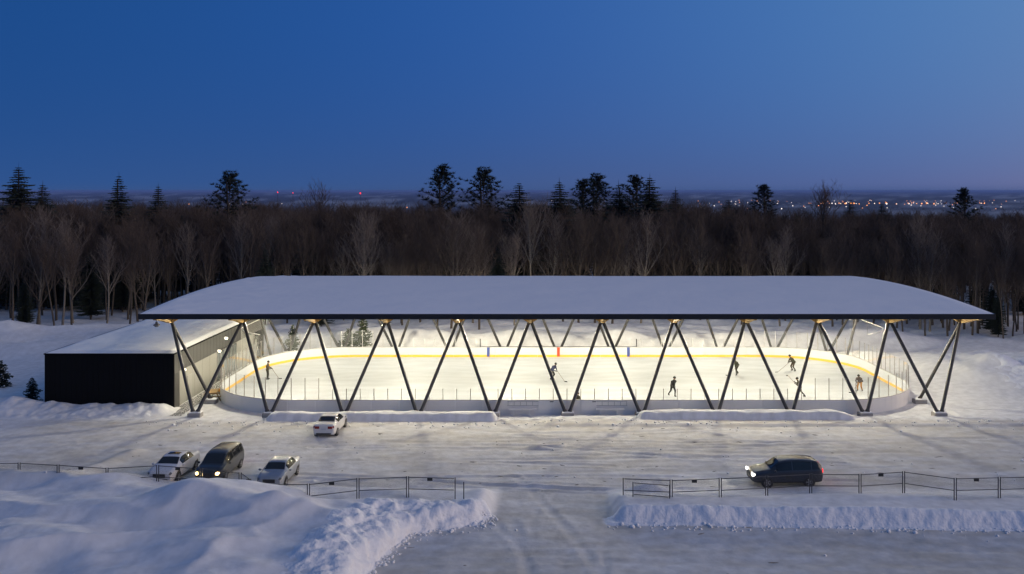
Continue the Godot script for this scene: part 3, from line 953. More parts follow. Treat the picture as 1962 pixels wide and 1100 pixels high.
func around(s: float, out := 0.0) -> Array:
	# point and outward normal at s metres along the boards, from the near side's middle towards the right
	var a := HL - RC; var q := PI * RC / 2.0; var w := HW - RC
	var per := 4 * a + 4 * w + 4 * q
	s = fposmod(s, per)
	var seg := [a, q, 2 * w, q, 2 * a, q, 2 * w, q, a]
	var k := 0
	while s > seg[k]:
		s -= seg[k]
		k += 1
	var p := Vector3.ZERO; var n := Vector3.ZERO
	match k:
		0: p = Vector3(s, 0, HW); n = Vector3(0, 0, 1)
		2: p = Vector3(HL, 0, w - s); n = Vector3(1, 0, 0)
		4: p = Vector3(a - s, 0, -HW); n = Vector3(0, 0, -1)
		6: p = Vector3(-HL, 0, -w + s); n = Vector3(-1, 0, 0)
		8: p = Vector3(-a + s, 0, HW); n = Vector3(0, 0, 1)
		_:
			var t := s / RC
			var ctr: Vector3 = [Vector3(a, 0, w), Vector3(a, 0, -w), Vector3(-a, 0, -w), Vector3(-a, 0, w)][(k - 1) / 2]
			var t0: float = [0.0, 1.0, 2.0, 3.0][(k - 1) / 2] * PI / 2.0 + t
			n = Vector3(sin(t0), 0, cos(t0))
			p = ctr + n * RC
	return [p + n * out + Vector3(0, 0, MID), n]

func build_rink() -> void:
	var per := 4 * (HL - RC) + 4 * (HW - RC) + 2 * PI * RC
	# ice
	var b := MB.new()
	var ctr := b.vert(Vector3(0, 0, MID), Vector3.UP)
	var n := 160
	for i in n: b.vert(around(per * i / n)[0], Vector3.UP)
	for i in n: b.face(ctr, ctr + 1 + i, ctr + 1 + (i + 1) % n)
	struct("ice", b, M.ice)
	# boards in panels
	var rk := thing("rink_boards", "white hockey boards with yellow kick strip enclosing the ice", "rink boards")
	var cnt := 70
	for i in cnt:
		var s0 := per * i / cnt + 0.006; var s1 := per * (i + 1) / cnt - 0.006
		var inner := MB.new(); var back := MB.new(); var rail := MB.new(); var kick := MB.new()
		for q in 3:
			var a := lerpf(s0, s1, q / 3.0); var e := lerpf(s0, s1, (q + 1) / 3.0)
			var A: Array = around(a); var B: Array = around(e)
			var f := func(m: MB, o0: float, o1: float, y0: float, y1: float, ends: bool):
				var a0: Vector3 = A[0] + A[1] * o0; var a1: Vector3 = A[0] + A[1] * o1; var b0: Vector3 = B[0] + B[1] * o0; var b1: Vector3 = B[0] + B[1] * o1
				var lo := Vector3.UP * y0; var hi := Vector3.UP * y1
				m.quad(b0 + lo, a0 + lo, a0 + hi, b0 + hi)
				m.quad(a1 + lo, b1 + lo, b1 + hi, a1 + hi)
				m.quad(a0 + hi, a1 + hi, b1 + hi, b0 + hi)
				if ends:
					if q == 0: m.quad(a0 + lo, a1 + lo, a1 + hi, a0 + hi)
					if q == 2: m.quad(b1 + lo, b0 + lo, b0 + hi, b1 + hi)
			f.call(inner, 0.0, 0.03, 0.0, 1.05, true)
			f.call(back, 0.03, 0.12, -0.2, 1.05, true)
			f.call(rail, -0.01, 0.13, 1.05, 1.09, true)
			f.call(kick, -0.012, -0.002, 0.0, 0.24, true)
		var p := put("board_panel", inner, M.board, rk)
		put("backing", back, M.board_back, p)
		put("rail_cap", rail, M.board_rail, p)
		put("kick_strip", kick, M.kick, p)
	for a in [[0.0, M.line_red], [-7.62, M.line_blue], [7.62, M.line_blue]]:
		for sg in [1.0, -1.0]:
			var m := MB.new()
			m.box(Vector3(a[0], 0.55, MID + sg * (HW - 0.022)), Vector3(0.3, 1.0, 0.014))
			put("line_mark", m, a[1], rk)
	# doors to the benches, proud of the back of the near boards
	for x in [-1.7, 1.75]:
		var m := MB.new()
		m.box(Vector3(x, 0.5, MID + HW + 0.15), Vector3(1.25, 1.0, 0.04), 0.01)
		var dr := put("gate", m, M.board_back, rk)
		var l := MB.new()
		l.box(Vector3(x + 0.45, 0.95, MID + HW + 0.19), Vector3(0.3, 0.06, 0.05), 0.01)
		put("latch", l, M.steel, dr)
	for x0 in [-4.55, 2.6]:
		var m := MB.new()
		m.box(Vector3(x0 + 1.0, 0.62, MID + HW + 0.14), Vector3(2.6, 0.05, 0.04))
		m.box(Vector3(x0 + 1.0, 0.96, MID + HW + 0.14), Vector3(2.6, 0.04, 0.04))
		for q in 6: m.box(Vector3(x0 - 0.25 + q * 0.5, 0.79, MID + HW + 0.14), Vector3(0.04, 0.3, 0.035))
		put("frame_rail", m, M.board_rail, rk)
	# glass and posts
	var gl := thing("rink_glass", "clear shielding panes and grey posts standing on the boards", "rink glass")
	var total := 142
	for i in total:
		var s := per * i / total; var s2 := per * (i + 1) / total
		var A := around(s, 0.06); var B := around(s2, 0.06)
		var pa: Vector3 = A[0]; var pb: Vector3 = B[0]
		var far: bool = pa.z < MID - 12.9
		var near: bool = pa.z > MID + 12.9
		var mid := (pa + pb) * 0.5
		if far and absf(pa.x) < 8.4 and absf(mid.x) < 8.4: continue
		var tall := 1.75 if absf(mid.x) > 20.2 else 0.9
		var ptall := 1.75 if absf(pa.x) > 19.7 else 0.9
		var m := MB.new()
		m.box(pa + Vector3.UP * (1.09 + ptall * 0.5), Vector3(0.05, ptall, 0.06), 0.008, Basis(Vector3.UP, atan2(A[1].x, A[1].z)))
		put("post", m, M.white_pipe if far else M.post, gl)
		if near and absf(mid.x) < 2.4: continue
		var g := MB.new()
		var dir := (pb - pa).normalized()
		var a0 := pa + dir * 0.035; var b0 := pb - dir * 0.035
		var nn: Vector3 = Vector3(dir.z, 0, -dir.x) * 0.006
		var lo := Vector3.UP * 1.1; var hi := Vector3.UP * (1.09 + tall - 0.02)
		for sg in [1.0]:
			g.quad(a0 + nn + lo, b0 + nn + lo, b0 + nn + hi, a0 + nn + hi)
		put("pane", g, M.pane, gl)
	# dark rail where the far bench opens
	var dk := MB.new()
	for x in [-8.5, 8.5]: dk.box(Vector3(x, 1.5, MID - HW - 0.07), Vector3(0.1, 0.95, 0.08), 0.01)
	dk.box(Vector3(0, 1.115, MID - HW - 0.07), Vector3(17.0, 0.045, 0.1))
	put("bench_opening_frame", dk, M.steel, gl)
	# end netting hung from a bent rail
	for sg in [-1.0, 1.0]:
		var t := thing("end_netting", "sheer net hung from a bent white rail at the rink's %s end" % ("building" if sg < 0 else "open woodland"), "net", Vector3.ZERO, 0, "nets behind the goals")
		var pts := []
		for q in 25:
			var z := lerpf(-9.0, 5.0, q / 24.0)
			pts.append(Vector3(sg * (30.3 - 3.0 * pow(clampf((z - 0.2) / 4.8, 0, 1), 1.9)), 5.15, MID + z))
		var r := MB.new()
		for q in 24: r.tube(pts[q], pts[q + 1], 0.038, 0.038, 6)
		put("rail", r, M.white_pipe, t)
		var hg := MB.new()
		for q in [0, 8, 16, 24]: hg.tube(pts[q], pts[q] + Vector3(0, 3.05, 0), 0.015, 0.015, 4)
		put("hanger", hg, M.steel, t)
		# knotted strings, two directions
		var nt := MB.new()
		for q in 24:
			for w in 3:
				var p: Vector3 = pts[q].lerp(pts[q + 1], w / 3.0)
				nt.tube(p, Vector3(p.x, 2.75, p.z), 0.003, 0.003, 3)
		for y in 17:
			for q in 24: nt.tube(pts[q] - Vector3.UP * (0.145 * y + 0.05), pts[q + 1] - Vector3.UP * (0.145 * y + 0.05), 0.003, 0.003, 3)
		put("net", nt, M.net, t).set_meta("kind", "stuff")

func strut(a: Vector3, e: Vector3, parent: Node) -> void:
	var m := MB.new()
	m.tube(a, e, 0.14, 0.14, 12, true)
	put("strut", m, M.steel, parent)
	var f := MB.new()
	var d := (e - a).normalized()
	f.tube(a - d * 0.05, a + d * 0.12, 0.2, 0.17, 12, true)
	put("strut_shoe", f, M.steel, parent)

func footing(p: Vector3, parent: Node) -> void:
	var m := MB.new()
	m.box(p + Vector3(0, -0.25, 0), Vector3(1.05, 0.95, 0.8), 0.04)
	var f := put("footing", m, M.concrete, parent)
	var s := MB.new()
	s.box(p + Vector3(0.05, 0.255, 0.0), Vector3(0.95, 0.09, 0.7), 0.04)
	put("snow_cap", s, M.roof_snow, f)

func arch(s: float) -> float:
	return 0.5 * 4.0 * s * (1.0 - s)

func build_canopy() -> void:
	var t := thing("rink_pavilion", "long flat canopy under snow on slanting dark steel legs over the rink", "pavilion")
	var x0 := -34.3; var x1 := 34.15; var z0 := -76.0; var z1 := -109.0
	# deck: a shallow arch from front to back
	var n := 24
	var dk := MB.new(); var fs := MB.new()
	for i in n:
		var a := float(i) / n; var e := float(i + 1) / n
		var za := lerpf(z0 - 0.06, z1 + 0.06, a); var ze := lerpf(z0 - 0.06, z1 + 0.06, e)
		var ya := 7.86 + arch(a); var ye := 7.86 + arch(e)
		dk.quad(Vector3(x1 - 0.06, ya, za), Vector3(x0 + 0.06, ya, za), Vector3(x0 + 0.06, ye, ze), Vector3(x1 - 0.06, ye, ze))
		dk.quad(Vector3(x0 + 0.06, ya + 0.38, za), Vector3(x1 - 0.06, ya + 0.38, za), Vector3(x1 - 0.06, ye + 0.38, ze), Vector3(x0 + 0.06, ye + 0.38, ze))
		for x in [x0, x1]:
			var sg := -1.0 if x == x0 else 1.0
			var p0 := Vector3(x, ya - 0.03, za); var p1 := Vector3(x, ye - 0.03, ze)
			var up := Vector3.UP * 0.43; var inn := Vector3(-sg * 0.06, 0, 0)
			fs.quad(p0, p1, p1 + up, p0 + up)
			fs.quad(p0 + inn, p1 + inn, p1 + inn + up, p0 + inn + up)
			fs.quad(p0 + up, p1 + up, p1 + up + inn, p0 + up + inn)
			fs.quad(p0, p1, p1 + inn, p0 + inn)
	var deck := put("roof_deck", dk, M.deck, t)
	fs.box(Vector3((x0 + x1) / 2, 8.045, z0 - 0.03), Vector3(x1 - x0, 0.43, 0.06), 0.008)
	fs.box(Vector3((x0 + x1) / 2, 8.045, z1 + 0.03), Vector3(x1 - x0, 0.43, 0.06), 0.008)
	put("fascia", fs, M.fascia, deck)
	# snow lying on the roof
	var sn := MB.new()
	var nx := 172; var nz := 84
	var hs := PackedFloat32Array(); hs.resize((nx + 1) * (nz + 1))
	for j in nz + 1:
		for i in nx + 1:
			var x := lerpf(x0 + 0.07, x1 - 0.07, float(i) / nx); var s := float(j) / nz
			var z := lerpf(z0 - 0.07, z1 + 0.07, s)
			var rim := minf(minf(x - x0, x1 - x), minf(z0 - z, z - z1))
			var h := 8.25 + arch(s) + 0.12 * ss(0.05, 0.7, rim) + (0.05 * nA.get_noise_2d(x * 1.5, z * 3.0) + 0.035 * nB.get_noise_2d(x, z * 1.4)) * ss(0.1, 1.0, rim)
			# wind-scoured marks near the left slope and the crest
			h += 0.07 * maxf(0, nC.get_noise_2d(x * 0.5, z * 0.8) - 0.22) * ss(0.1, 0.6, rim) * 3.0 * ss(-20, -32, x)
			hs[j * (nx + 1) + i] = h
	for j in nz + 1:
		for i in nx + 1:
			var k := j * (nx + 1) + i
			var l := hs[maxi(i - 1, 0) + j * (nx + 1)]; var r := hs[mini(i + 1, nx) + j * (nx + 1)]
			var f := hs[i + maxi(j - 1, 0) * (nx + 1)]; var g := hs[i + mini(j + 1, nz) * (nx + 1)]
			sn.vert(Vector3(lerpf(x0 + 0.07, x1 - 0.07, float(i) / nx), hs[k], lerpf(z0 - 0.07, z1 + 0.07, float(j) / nz)), Vector3(-(r - l) / 0.8, 1, (g - f) / 0.78).normalized())
	for j in nz:
		for i in nx:
			var k := j * (nx + 1) + i
			sn.face(k, k + 1, k + nx + 2); sn.face(k, k + nx + 2, k + nx + 1)
	put("snow_layer", sn, M.roof_snow, deck)
	# glulam cross beams, tapering to the eaves
	for i in 12:
		var x := 6.0 * (i - 5.5)
		var m := MB.new()
		var w := 0.13
		var prof := [[z0 - 0.08, 7.76], [-77.5, 7.5], [-79.0, 7.12], [-80.0, 7.1], [-84.0, 7.45], [-91.3, 7.7], [-98.6, 7.45], [-102.6, 7.1], [-103.6, 7.12], [-105.2, 7.5], [z1 + 0.08, 7.76]]
		for q in prof.size() - 1:
			var za: float = prof[q][0]; var zb: float = prof[q + 1][0]
			var ta := 7.83 + arch((z0 - za) / (z0 - z1)); var te := 7.83 + arch((z0 - zb) / (z0 - z1))
			for sg in [-1.0, 1.0]:
				m.quad(Vector3(x + sg * w, prof[q][1], za), Vector3(x + sg * w, prof[q + 1][1], zb), Vector3(x + sg * w, te, zb), Vector3(x + sg * w, ta, za))
			m.quad(Vector3(x - w, prof[q][1], za), Vector3(x + w, prof[q][1], za), Vector3(x + w, prof[q + 1][1], zb), Vector3(x - w, prof[q + 1][1], zb))
		m.quad(Vector3(x - w, 7.76, z0 - 0.08), Vector3(x + w, 7.76, z0 - 0.08), Vector3(x + w, 7.85, z0 - 0.08), Vector3(x - w, 7.85, z0 - 0.08))
		put("beam", m, M.glulam, t)
		# spread timber head over each leg pair
		for z in [-79.5, -103.1]:
			var c := MB.new()
			for sg in [-1.0, 1.0]:
				var pts := [Vector3(x - 0.14, 7.08, z + sg * 0.12), Vector3(x + 0.14, 7.08, z + sg * 0.12), Vector3(x + 1.0, 7.62, z + sg * 0.12), Vector3(x - 1.0, 7.62, z + sg * 0.12)]
				c.quad(pts[0], pts[1], pts[2], pts[3])
			c.quad(Vector3(x - 1.0, 7.62, z + 0.12), Vector3(x - 0.14, 7.08, z + 0.12), Vector3(x - 0.14, 7.08, z - 0.12), Vector3(x - 1.0, 7.62, z - 0.12))
			c.quad(Vector3(x + 1.0, 7.62, z + 0.12), Vector3(x + 0.14, 7.08, z + 0.12), Vector3(x + 0.14, 7.08, z - 0.12), Vector3(x + 1.0, 7.62, z - 0.12))
			put("timber_head", c, M.glulam, t)
	# slanting legs
	for side in 2:
		var zb := -76.8 if side == 0 else -105.8
		var zt := -79.5 if side == 0 else -103.1
		for k in range(-5, 6):
			for sg in [-1.0, 1.0]:
				strut(Vector3(6.0 * k + sg * 0.2, 0.3, zb), Vector3(6.0 * k + sg * 3.0 - sg * 0.1, 7.13, zt), t)
			footing(Vector3(6.0 * k, 0, zb), t)
		for sg in [-1.0, 1.0]:
			var ze := -81.7 if side == 0 else -100.9
			strut(Vector3(sg * 30.45, 0.3, ze), Vector3(sg * 32.95, 7.13, zt), t)
			footing(Vector3(sg * 30.4, 0, ze), t)

func high_bay(p: Vector3, label: String, group: String, lit := true) -> void:
	var o := thing("high_bay_lamp", label, "lamp", p, 0, group)
	var h := MB.new()
	h.lathe(Vector3.ZERO, [[0.26, 0.0], [0.27, 0.05], [0.2, 0.12], [0.1, 0.18], [0.09, 0.3], [0.0, 0.3]], 14)
	h.lathe(Vector3.ZERO, [[0.25, 0.01], [0.19, 0.11], [0.0, 0.12]], 14)
	h.tube(Vector3(0, 0.3, 0), Vector3(0, 1.05, 0), 0.02, 0.02, 6)
	put("housing", h, M.lamp_metal, o)
	var g := MB.new()
	g.lathe(Vector3.ZERO, [[0.0, -0.13], [0.1, -0.115], [0.17, -0.07], [0.2, 0.0], [0.2, 0.03], [0.0, 0.05]], 14)
	put("lamp_lens", g, M.lamp_glow if lit else M.lens, o)
	if lit:
		var l := OmniLight3D.new()
		l.name = "light"
		l.light_color = Color(1.0, 0.955, 0.84)
		l.light_energy = LAMP
		l.light_size = 0.12
		l.omni_range = 80.0
		l.omni_attenuation = 2.0
		l.shadow_enabled = true
		l.position = Vector3(0, -0.04, 0)
		o.add_child(l)

const LAMP := 72.0

func build_lamps() -> void:
	for r in 2:
		for x in [-26.0, -15.6, -5.2, 5.2, 15.6, 26.0]:
			high_bay(Vector3(x, 7.12, [-83.6, -99.0][r]), "bright high-bay lamp hung under the canopy roof", "lamps under the canopy")
	high_bay(Vector3(-33.2, 7.2, -77.0), "dark unlit lamp hanging at the canopy's front left corner", "", false)

# ---------------------------------------------------------------- the service building
func build_service() -> void:
	var t := thing("service_building", "low black-clad service building with snow-covered flat roof left of the rink", "building")
	var x0 := -43.4; var x1 := -32.6; var z0 := -79.2; var z1 := -105.6; var top := 4.5
	# core, set back behind the cladding
	var c := MB.new()
	c.box(Vector3((x0 + x1) / 2 - 0.2, top / 2 - 0.2, (z0 + z1) / 2), Vector3(x1 - x0 - 0.6, top, z0 - z1 - 0.3))
	put("wall_core", c, M.clad_grey, t)
	# front: upright metal sheets
	var n := 24
	var w := (x1 - x0) / n
	for i in n:
		var m := MB.new()
		m.box(Vector3(x0 + w * (i + 0.5), 2.05, z0 - 0.03), Vector3(w - 0.012, 4.9, 0.06), 0.012)
		put("cladding_sheet", m, M.clad_black, t)
	for i in 30:
		var l := (z0 - z1) / 30
		var m := MB.new()
		m.box(Vector3(x0 + 0.02, 2.05, z0 - l * (i + 0.5) - 0.02), Vector3(0.06, 4.9, l - 0.02), 0.012)
		put("cladding_sheet", m, M.clad_black, t)
		# band above the entrance side
		var q := MB.new()
		q.box(Vector3(x1 - 0.03, 3.69, z0 - l * (i + 0.5) - 0.065), Vector3(0.06, 1.62, l - 0.014), 0.01)
		put("band_panel", q, M.clad_grey, t)
	var piers := MB.new()
	piers.box(Vector3(x1 - 0.16, 1.3, z0 - 0.66), Vector3(0.3, 3.12, 1.14), 0.01)
	put("pier", piers, M.clad_grey, t)
	piers = MB.new()
	piers.box(Vector3(x1 - 0.16, 1.3, z1 + 1.25), Vector3(0.3, 3.12, 2.4), 0.01)
	put("pier", piers, M.clad_black, t)
	# pale wall under the band
	for i in 11:
		var za := -80.5 - i * 1.98
		if i in [5, 6, 7]: continue
		var m := MB.new()
		m.box(Vector3(x1 - 0.22, 1.36, za - 0.99), Vector3(0.1, 2.98, 1.95), 0.006)
		put("wall_panel", m, M.wall_white, t)
	for z in [-83.2, -103.0]:
		var m := MB.new()
		m.box(Vector3(x1 - 0.155, 0.98, z), Vector3(0.05, 2.15, 1.05), 0.01)
		var d := put("door", m, M.door_grey, t)
		var h := MB.new()
		h.box(Vector3(x1 - 0.1, 1.0, z + 0.4), Vector3(0.06, 0.16, 0.04), 0.01)
		put("handle", h, M.trim, d)
	for i in 3:
		var za := -80.5 - (5 + i) * 1.98
		for q in 2:
			var zc := za - 0.5 - q * 0.98
			var f := MB.new()
			for e in [[0.0, 2.78, 0.98, 0.07], [0.0, 0.06, 0.98, 0.12], [-0.46, 1.42, 0.06, 2.65], [0.46, 1.42, 0.06, 2.65]]:
				f.box(Vector3(x1 - 0.19, e[1] - 0.05, zc + e[0]), Vector3(0.1, e[3], e[2]))
			var fr := put("window_frame", f, M.trim, t)
			var g := MB.new()
			g.box(Vector3(x1 - 0.21, 1.37, zc), Vector3(0.02, 2.55, 0.86))
			put("pane", g, M.window_glass, fr)
	# roof edge and snow
	var e := MB.new()
	e.box(Vector3((x0 + x1) / 2, top + 0.02, z0 + 0.015), Vector3(x1 - x0 + 0.1, 0.1, 0.1), 0.01)
	e.box(Vector3((x0 + x1) / 2, top + 0.02, z1), Vector3(x1 - x0 + 0.1, 0.1, 0.1), 0.01)
	for x in [x0 - 0.01, x1 + 0.01]: e.box(Vector3(x, top + 0.02, (z0 + z1) / 2), Vector3(0.1, 0.1, z0 - z1 - 0.12), 0.01)
	put("roof_edge", e, M.clad_black, t)
	var b := MB.new()
	var nx := 44; var nz := 100
	for j in nz + 1:
		for i in nx + 1:
			var x := lerpf(x0 + 0.02, x1 - 0.02, float(i) / nx); var z := lerpf(z0 + 0.02, z1 + 0.02, float(j) / nz)
			var rim := minf(minf(x - x0, x1 - x), minf(z0 - z, z - z1))
			var h := func(xx: float, zz: float) -> float: return top + 0.05 + 0.2 * ss(-0.1, 0.7, minf(minf(xx - x0, x1 - xx), minf(z0 - zz, zz - z1))) + 0.07 * nB.get_noise_2d(xx * 1.2, zz * 0.8) * ss(0.0, 0.3, minf(minf(xx - x0, x1 - xx), minf(z0 - zz, zz - z1)))
			var e2 := 0.12
			b.vert(Vector3(x, h.call(x, z), z), Vector3(-(h.call(x + e2, z) - h.call(x - e2, z)) / (2 * e2), 1, -(h.call(x, z + e2) - h.call(x, z - e2)) / (2 * e2)).normalized())
	for j in nz:
		for i in nx:
			var k := j * (nx + 1) + i
			b.face(k, k + 1, k + nx + 2); b.face(k, k + nx + 2, k + nx + 1)
	put("snow_layer", b, M.roof_snow, t)
	# lamps on the band
	for a in [[2.9, -80.9, "round white wall lamp on the pier beside the nearest strut"], [2.95, -90.0, "white wall lamp below the middle of the grey band"], [3.85, -92.0, "white wall lamp high on the grey band"]]:
		var l := thing("wall_lamp", a[2], "lamp", Vector3(x1, a[0], a[1]), 0, "lamps on the service building")
		var m := MB.new()
		m.box(Vector3(0.05, 0.06, 0), Vector3(0.1, 0.16, 0.3), 0.02)
		put("bracket", m, M.white_pipe, l)
		var g := MB.new()
		g.lathe(Vector3(0.2, -0.02, 0), [[0.0, -0.12], [0.12, -0.08], [0.16, 0.02], [0.12, 0.1], [0.0, 0.12]], 12)
		put("lamp_globe", g, M.wall_glow, l)
		var ol := OmniLight3D.new()
		ol.name = "light"
		ol.light_color = Color(1, 0.94, 0.82); ol.light_energy = 0.5; ol.light_size = 0.1; ol.omni_range = 40; ol.omni_attenuation = 2.0; ol.shadow_enabled = true
		ol.position = Vector3(0.2, 0.0, 0)
		l.add_child(ol)
	# swept walk along the wall
	var pv := MB.new()
	var zz := -76.9
	while zz > -104.9:
		var z2 := zz - 0.7
		var wa := -31.2 + 0.25 * nB.get_noise_2d(zz * 0.7, 3); var wb := -31.2 + 0.25 * nB.get_noise_2d(z2 * 0.7, 3)
		pv.quad(Vector3(-32.62, -0.09, zz), Vector3(wa, -0.09, zz), Vector3(wb, -0.09, z2), Vector3(-32.62, -0.09, z2))
		zz = z2
	struct("walkway", pv, M.paving)
	# table and what lies by it
	var tb := thing("picnic_table", "yellowish wooden table with benches by the building wall", "table", Vector3(-30.55, -0.1, -82.9), 0.25)
	for q in 5:
		var m := MB.new()
		m.box(Vector3(-0.3 + q * 0.15, 0.76, 0), Vector3(0.14, 0.04, 1.75), 0.008)
		put("top_plank", m, M.wood, tb)
	for sg in [-1.0, 1.0]:
		for q in 2:
			var m := MB.new()
			m.box(Vector3(sg * (0.62 + q * 0.15), 0.45, 0), Vector3(0.14, 0.04, 1.75), 0.008)
			put("seat_plank", m, M.wood, tb)
		for z in [-0.65, 0.65]:
			var m := MB.new()
			m.tube(Vector3(sg * 0.25, 0.74, z), Vector3(sg * 0.62, 0.0, z), 0.05, 0.05, 4, true)
			put("leg", m, M.wood, tb)
	for z in [-0.65, 0.65]:
		var m := MB.new()
		m.box(Vector3(0, 0.41, z + 0.05), Vector3(1.6, 0.09, 0.04), 0.008)
		put("cross_bar", m, M.wood, tb)
	var bg := MB.new()
	bg.lathe(Vector3.ZERO, [[0.0, 0.0], [0.26, 0.02], [0.31, 0.12], [0.27, 0.28], [0.12, 0.36], [0.05, 0.44], [0.0, 0.44]], 12, Basis(Vector3(1.2, 0, 0.1), Vector3(0, 1, 0), Vector3(-0.1, 0, 0.85)))
	var bag := put(numbered("orange_bag"), bg, M.orange, self)
	bag.position = Vector3(-30.9, -0.1, -86.2)
	tag(bag, "bright orange sack lying on the snow behind the wooden table", "bag")
	# benches outside the near boards
	for a in [[-3.6, "white plank bench left of the centre footing"], [3.5, "white plank bench right of the centre footing"]]:
		var o := thing("bench", a[1], "bench", Vector3(a[0], -0.1, -77.15), 0, "benches along the near boards")
		var m := MB.new()
		m.box(Vector3(0, 0.5, 0), Vector3(2.3, 0.05, 0.3), 0.01)
		put("seat", m, M.bench_white, o)
		for x in [-0.8, 0.55]:
			var l := MB.new()
			l.box(Vector3(x, 0.22, 0), Vector3(0.06, 0.5, 0.26), 0.005)
			put("leg", l, M.bench_white, o)

# ---------------------------------------------------------------- fences
func fence(called: String, label: String, posts: Array, skip: Array) -> void:
	var o := thing(called, label, "fence", Vector3.ZERO, 0, "wire fences round the car park")
	for i in posts.size():
		var p: Array = posts[i]
		for sg in ([-0.06, 0.06] if i > 0 and i < posts.size() - 1 else [0.0]):
			var m := MB.new()
			m.tube(Vector3(p[0] + sg, p[2] - 1.9, p[1]), Vector3(p[0] + sg, p[2] + 0.03, p[1]), 0.03, 0.03, 6, true)
			put("post", m, M.fence, o)
		if i == posts.size() - 1 or i in skip: continue
		var q: Array = posts[i + 1]
		var a := Vector3(p[0] + 0.06, p[2], p[1]); var e := Vector3(q[0] - 0.06, q[2], q[1])
		for y in [0.0, -0.66]:
			var m := MB.new()
			m.tube(a + Vector3.UP * (y - 0.02), e + Vector3.UP * (y - 0.02), 0.022, 0.022, 6, true)
			put("rail", m, M.fence, o)
		# woven wire, slanting both ways
		var w := MB.new()
		var ln := a.distance_to(e); var dn := 1.3
		var s := -dn
		while s < ln:
			for sg in [1.0, -1.0]:
				var s0 := s; var s1 := s + dn
				var y0 := 0.0; var y1 := dn
				if s0 < 0: y0 = -s0; s0 = 0
				if s1 > ln: y1 = dn - (s1 - ln); s1 = ln
				if s1 - s0 < 0.02: continue
				var f0 := y0 if sg > 0 else dn - y0; var f1 := y1 if sg > 0 else dn - y1
				w.tube(a.lerp(e, s0 / ln) - Vector3.UP * (f0 + 0.03), a.lerp(e, s1 / ln) - Vector3.UP * (f1 + 0.03), 0.0022, 0.0022, 3)
			s += 0.075
		put("wire_mesh", w, M.fence, o).set_meta("kind", "stuff")
		if i % 2 == 1:
			var m := MB.new()
			m.box(a.lerp(e, 0.47) + Vector3(0, -0.1, 0.04), Vector3(0.3, 0.17, 0.02), 0.005)
			put("sign_plate", m, M.dark_plastic, o)

func build_fences() -> void:
	fence("wire_fence", "long wire fence right of the entrance, ending at a doubled panel", [[2.44, -55.03, 1.48], [5.13, -54.47, 1.55], [7.92, -54.38, 1.68], [10.73, -55.03, 1.6], [13.5, -55.79, 1.5], [16.19, -55.22, 1.66], [18.94, -55.79, 1.64], [21.1, -53.84, 1.84], [23.81, -54.29, 1.76], [26.41, -54.47, 1.76], [29.0, -54.6, 1.76]], [])
	fence("wire_fence", "short wire panel leaning doubled against the right fence's first bay", [[2.96, -54.6, 1.38], [5.0, -54.2, 1.35]], [])
	fence("wire_fence", "low wire fence half buried before the snow mound at left", [[-40.8, -60.0, 0.95], [-37.83, -59.72, 0.97], [-34.82, -59.39, 1.13], [-31.8, -58.21, 1.34], [-28.67, -57.9, 1.24], [-25.59, -57.9, 1.4], [-22.74, -57.28, 1.39], [-20.2, -56.67, 1.32], [-18.71, -55.36, 1.01]], [])
	fence("wire_fence", "wire fence between the silver sedan and the entrance", [[-18.6, -55.3, 1.05], [-15.51, -54.02, 1.46], [-12.7, -54.02, 1.78], [-9.92, -54.29, 1.79], [-7.19, -54.02, 1.81]], [])
	var st := MB.new()
	st.tube(Vector3(0, -0.6, 0), Vector3(0, 1.05, 0), 0.03, 0.03, 6, true)
	var stake := put(numbered("stake"), st, M.fence, self)
	stake.position = Vector3(-6.68, 0.62, -53.75)
	tag(stake, "lone thin stake beside the fence's end at the entrance", "stake")

# ---------------------------------------------------------------- cars
func cr(a: float, b: float, c: float, d: float, t: float) -> float:
	return 0.5 * ((2 * b) + (c - a) * t + (2 * a - 5 * b + 4 * c - d) * t * t + (3 * b - a - 3 * c + d) * t * t * t)

func hull(st: Array, u: float, v: float, sg: float) -> Vector3:
	# st: [x, bottom, belt, half width, top, half width of top]; u along the stations, v round the half section
	var i := clampi(int(u), 0, st.size() - 2)
	var t := u - i
	var f := []
	for k in 6:
		f.append(cr(st[maxi(i - 1, 0)][k], st[i][k], st[i + 1][k], st[mini(i + 2, st.size() - 1)][k], t) if k else lerpf(st[i][0], st[i + 1][0], t))
	var yb: float = f[1]; var ys: float = f[2]; var w: float = f[3]; var yt: float = f[4]; var wt: float = f[5]
	var pts := [[0.0, yb], [0.8 * w, yb], [0.96 * w, yb + 0.09], [w * 1.01, lerpf(yb, ys, 0.5)], [0.985 * w, ys], [lerpf(w, wt, 0.55), lerpf(ys, yt, 0.5)], [wt, lerpf(ys, yt, 0.9)], [wt * 0.72, yt], [0.0, yt + 0.012]]
	var j := clampi(int(v), 0, 7)
	var s := v - j
	var a: Array = pts[maxi(j - 1, 0)] if j > 0 else [-pts[1][0], pts[1][1]]
	var d: Array = pts[mini(j + 2, 8)] if j < 7 else [-pts[7][0], pts[7][1]]
	return Vector3(f[0], cr(a[1], pts[j][1], pts[j + 1][1], d[1], s), sg * maxf(0.0, cr(a[0], pts[j][0], pts[j + 1][0], d[0], s)))

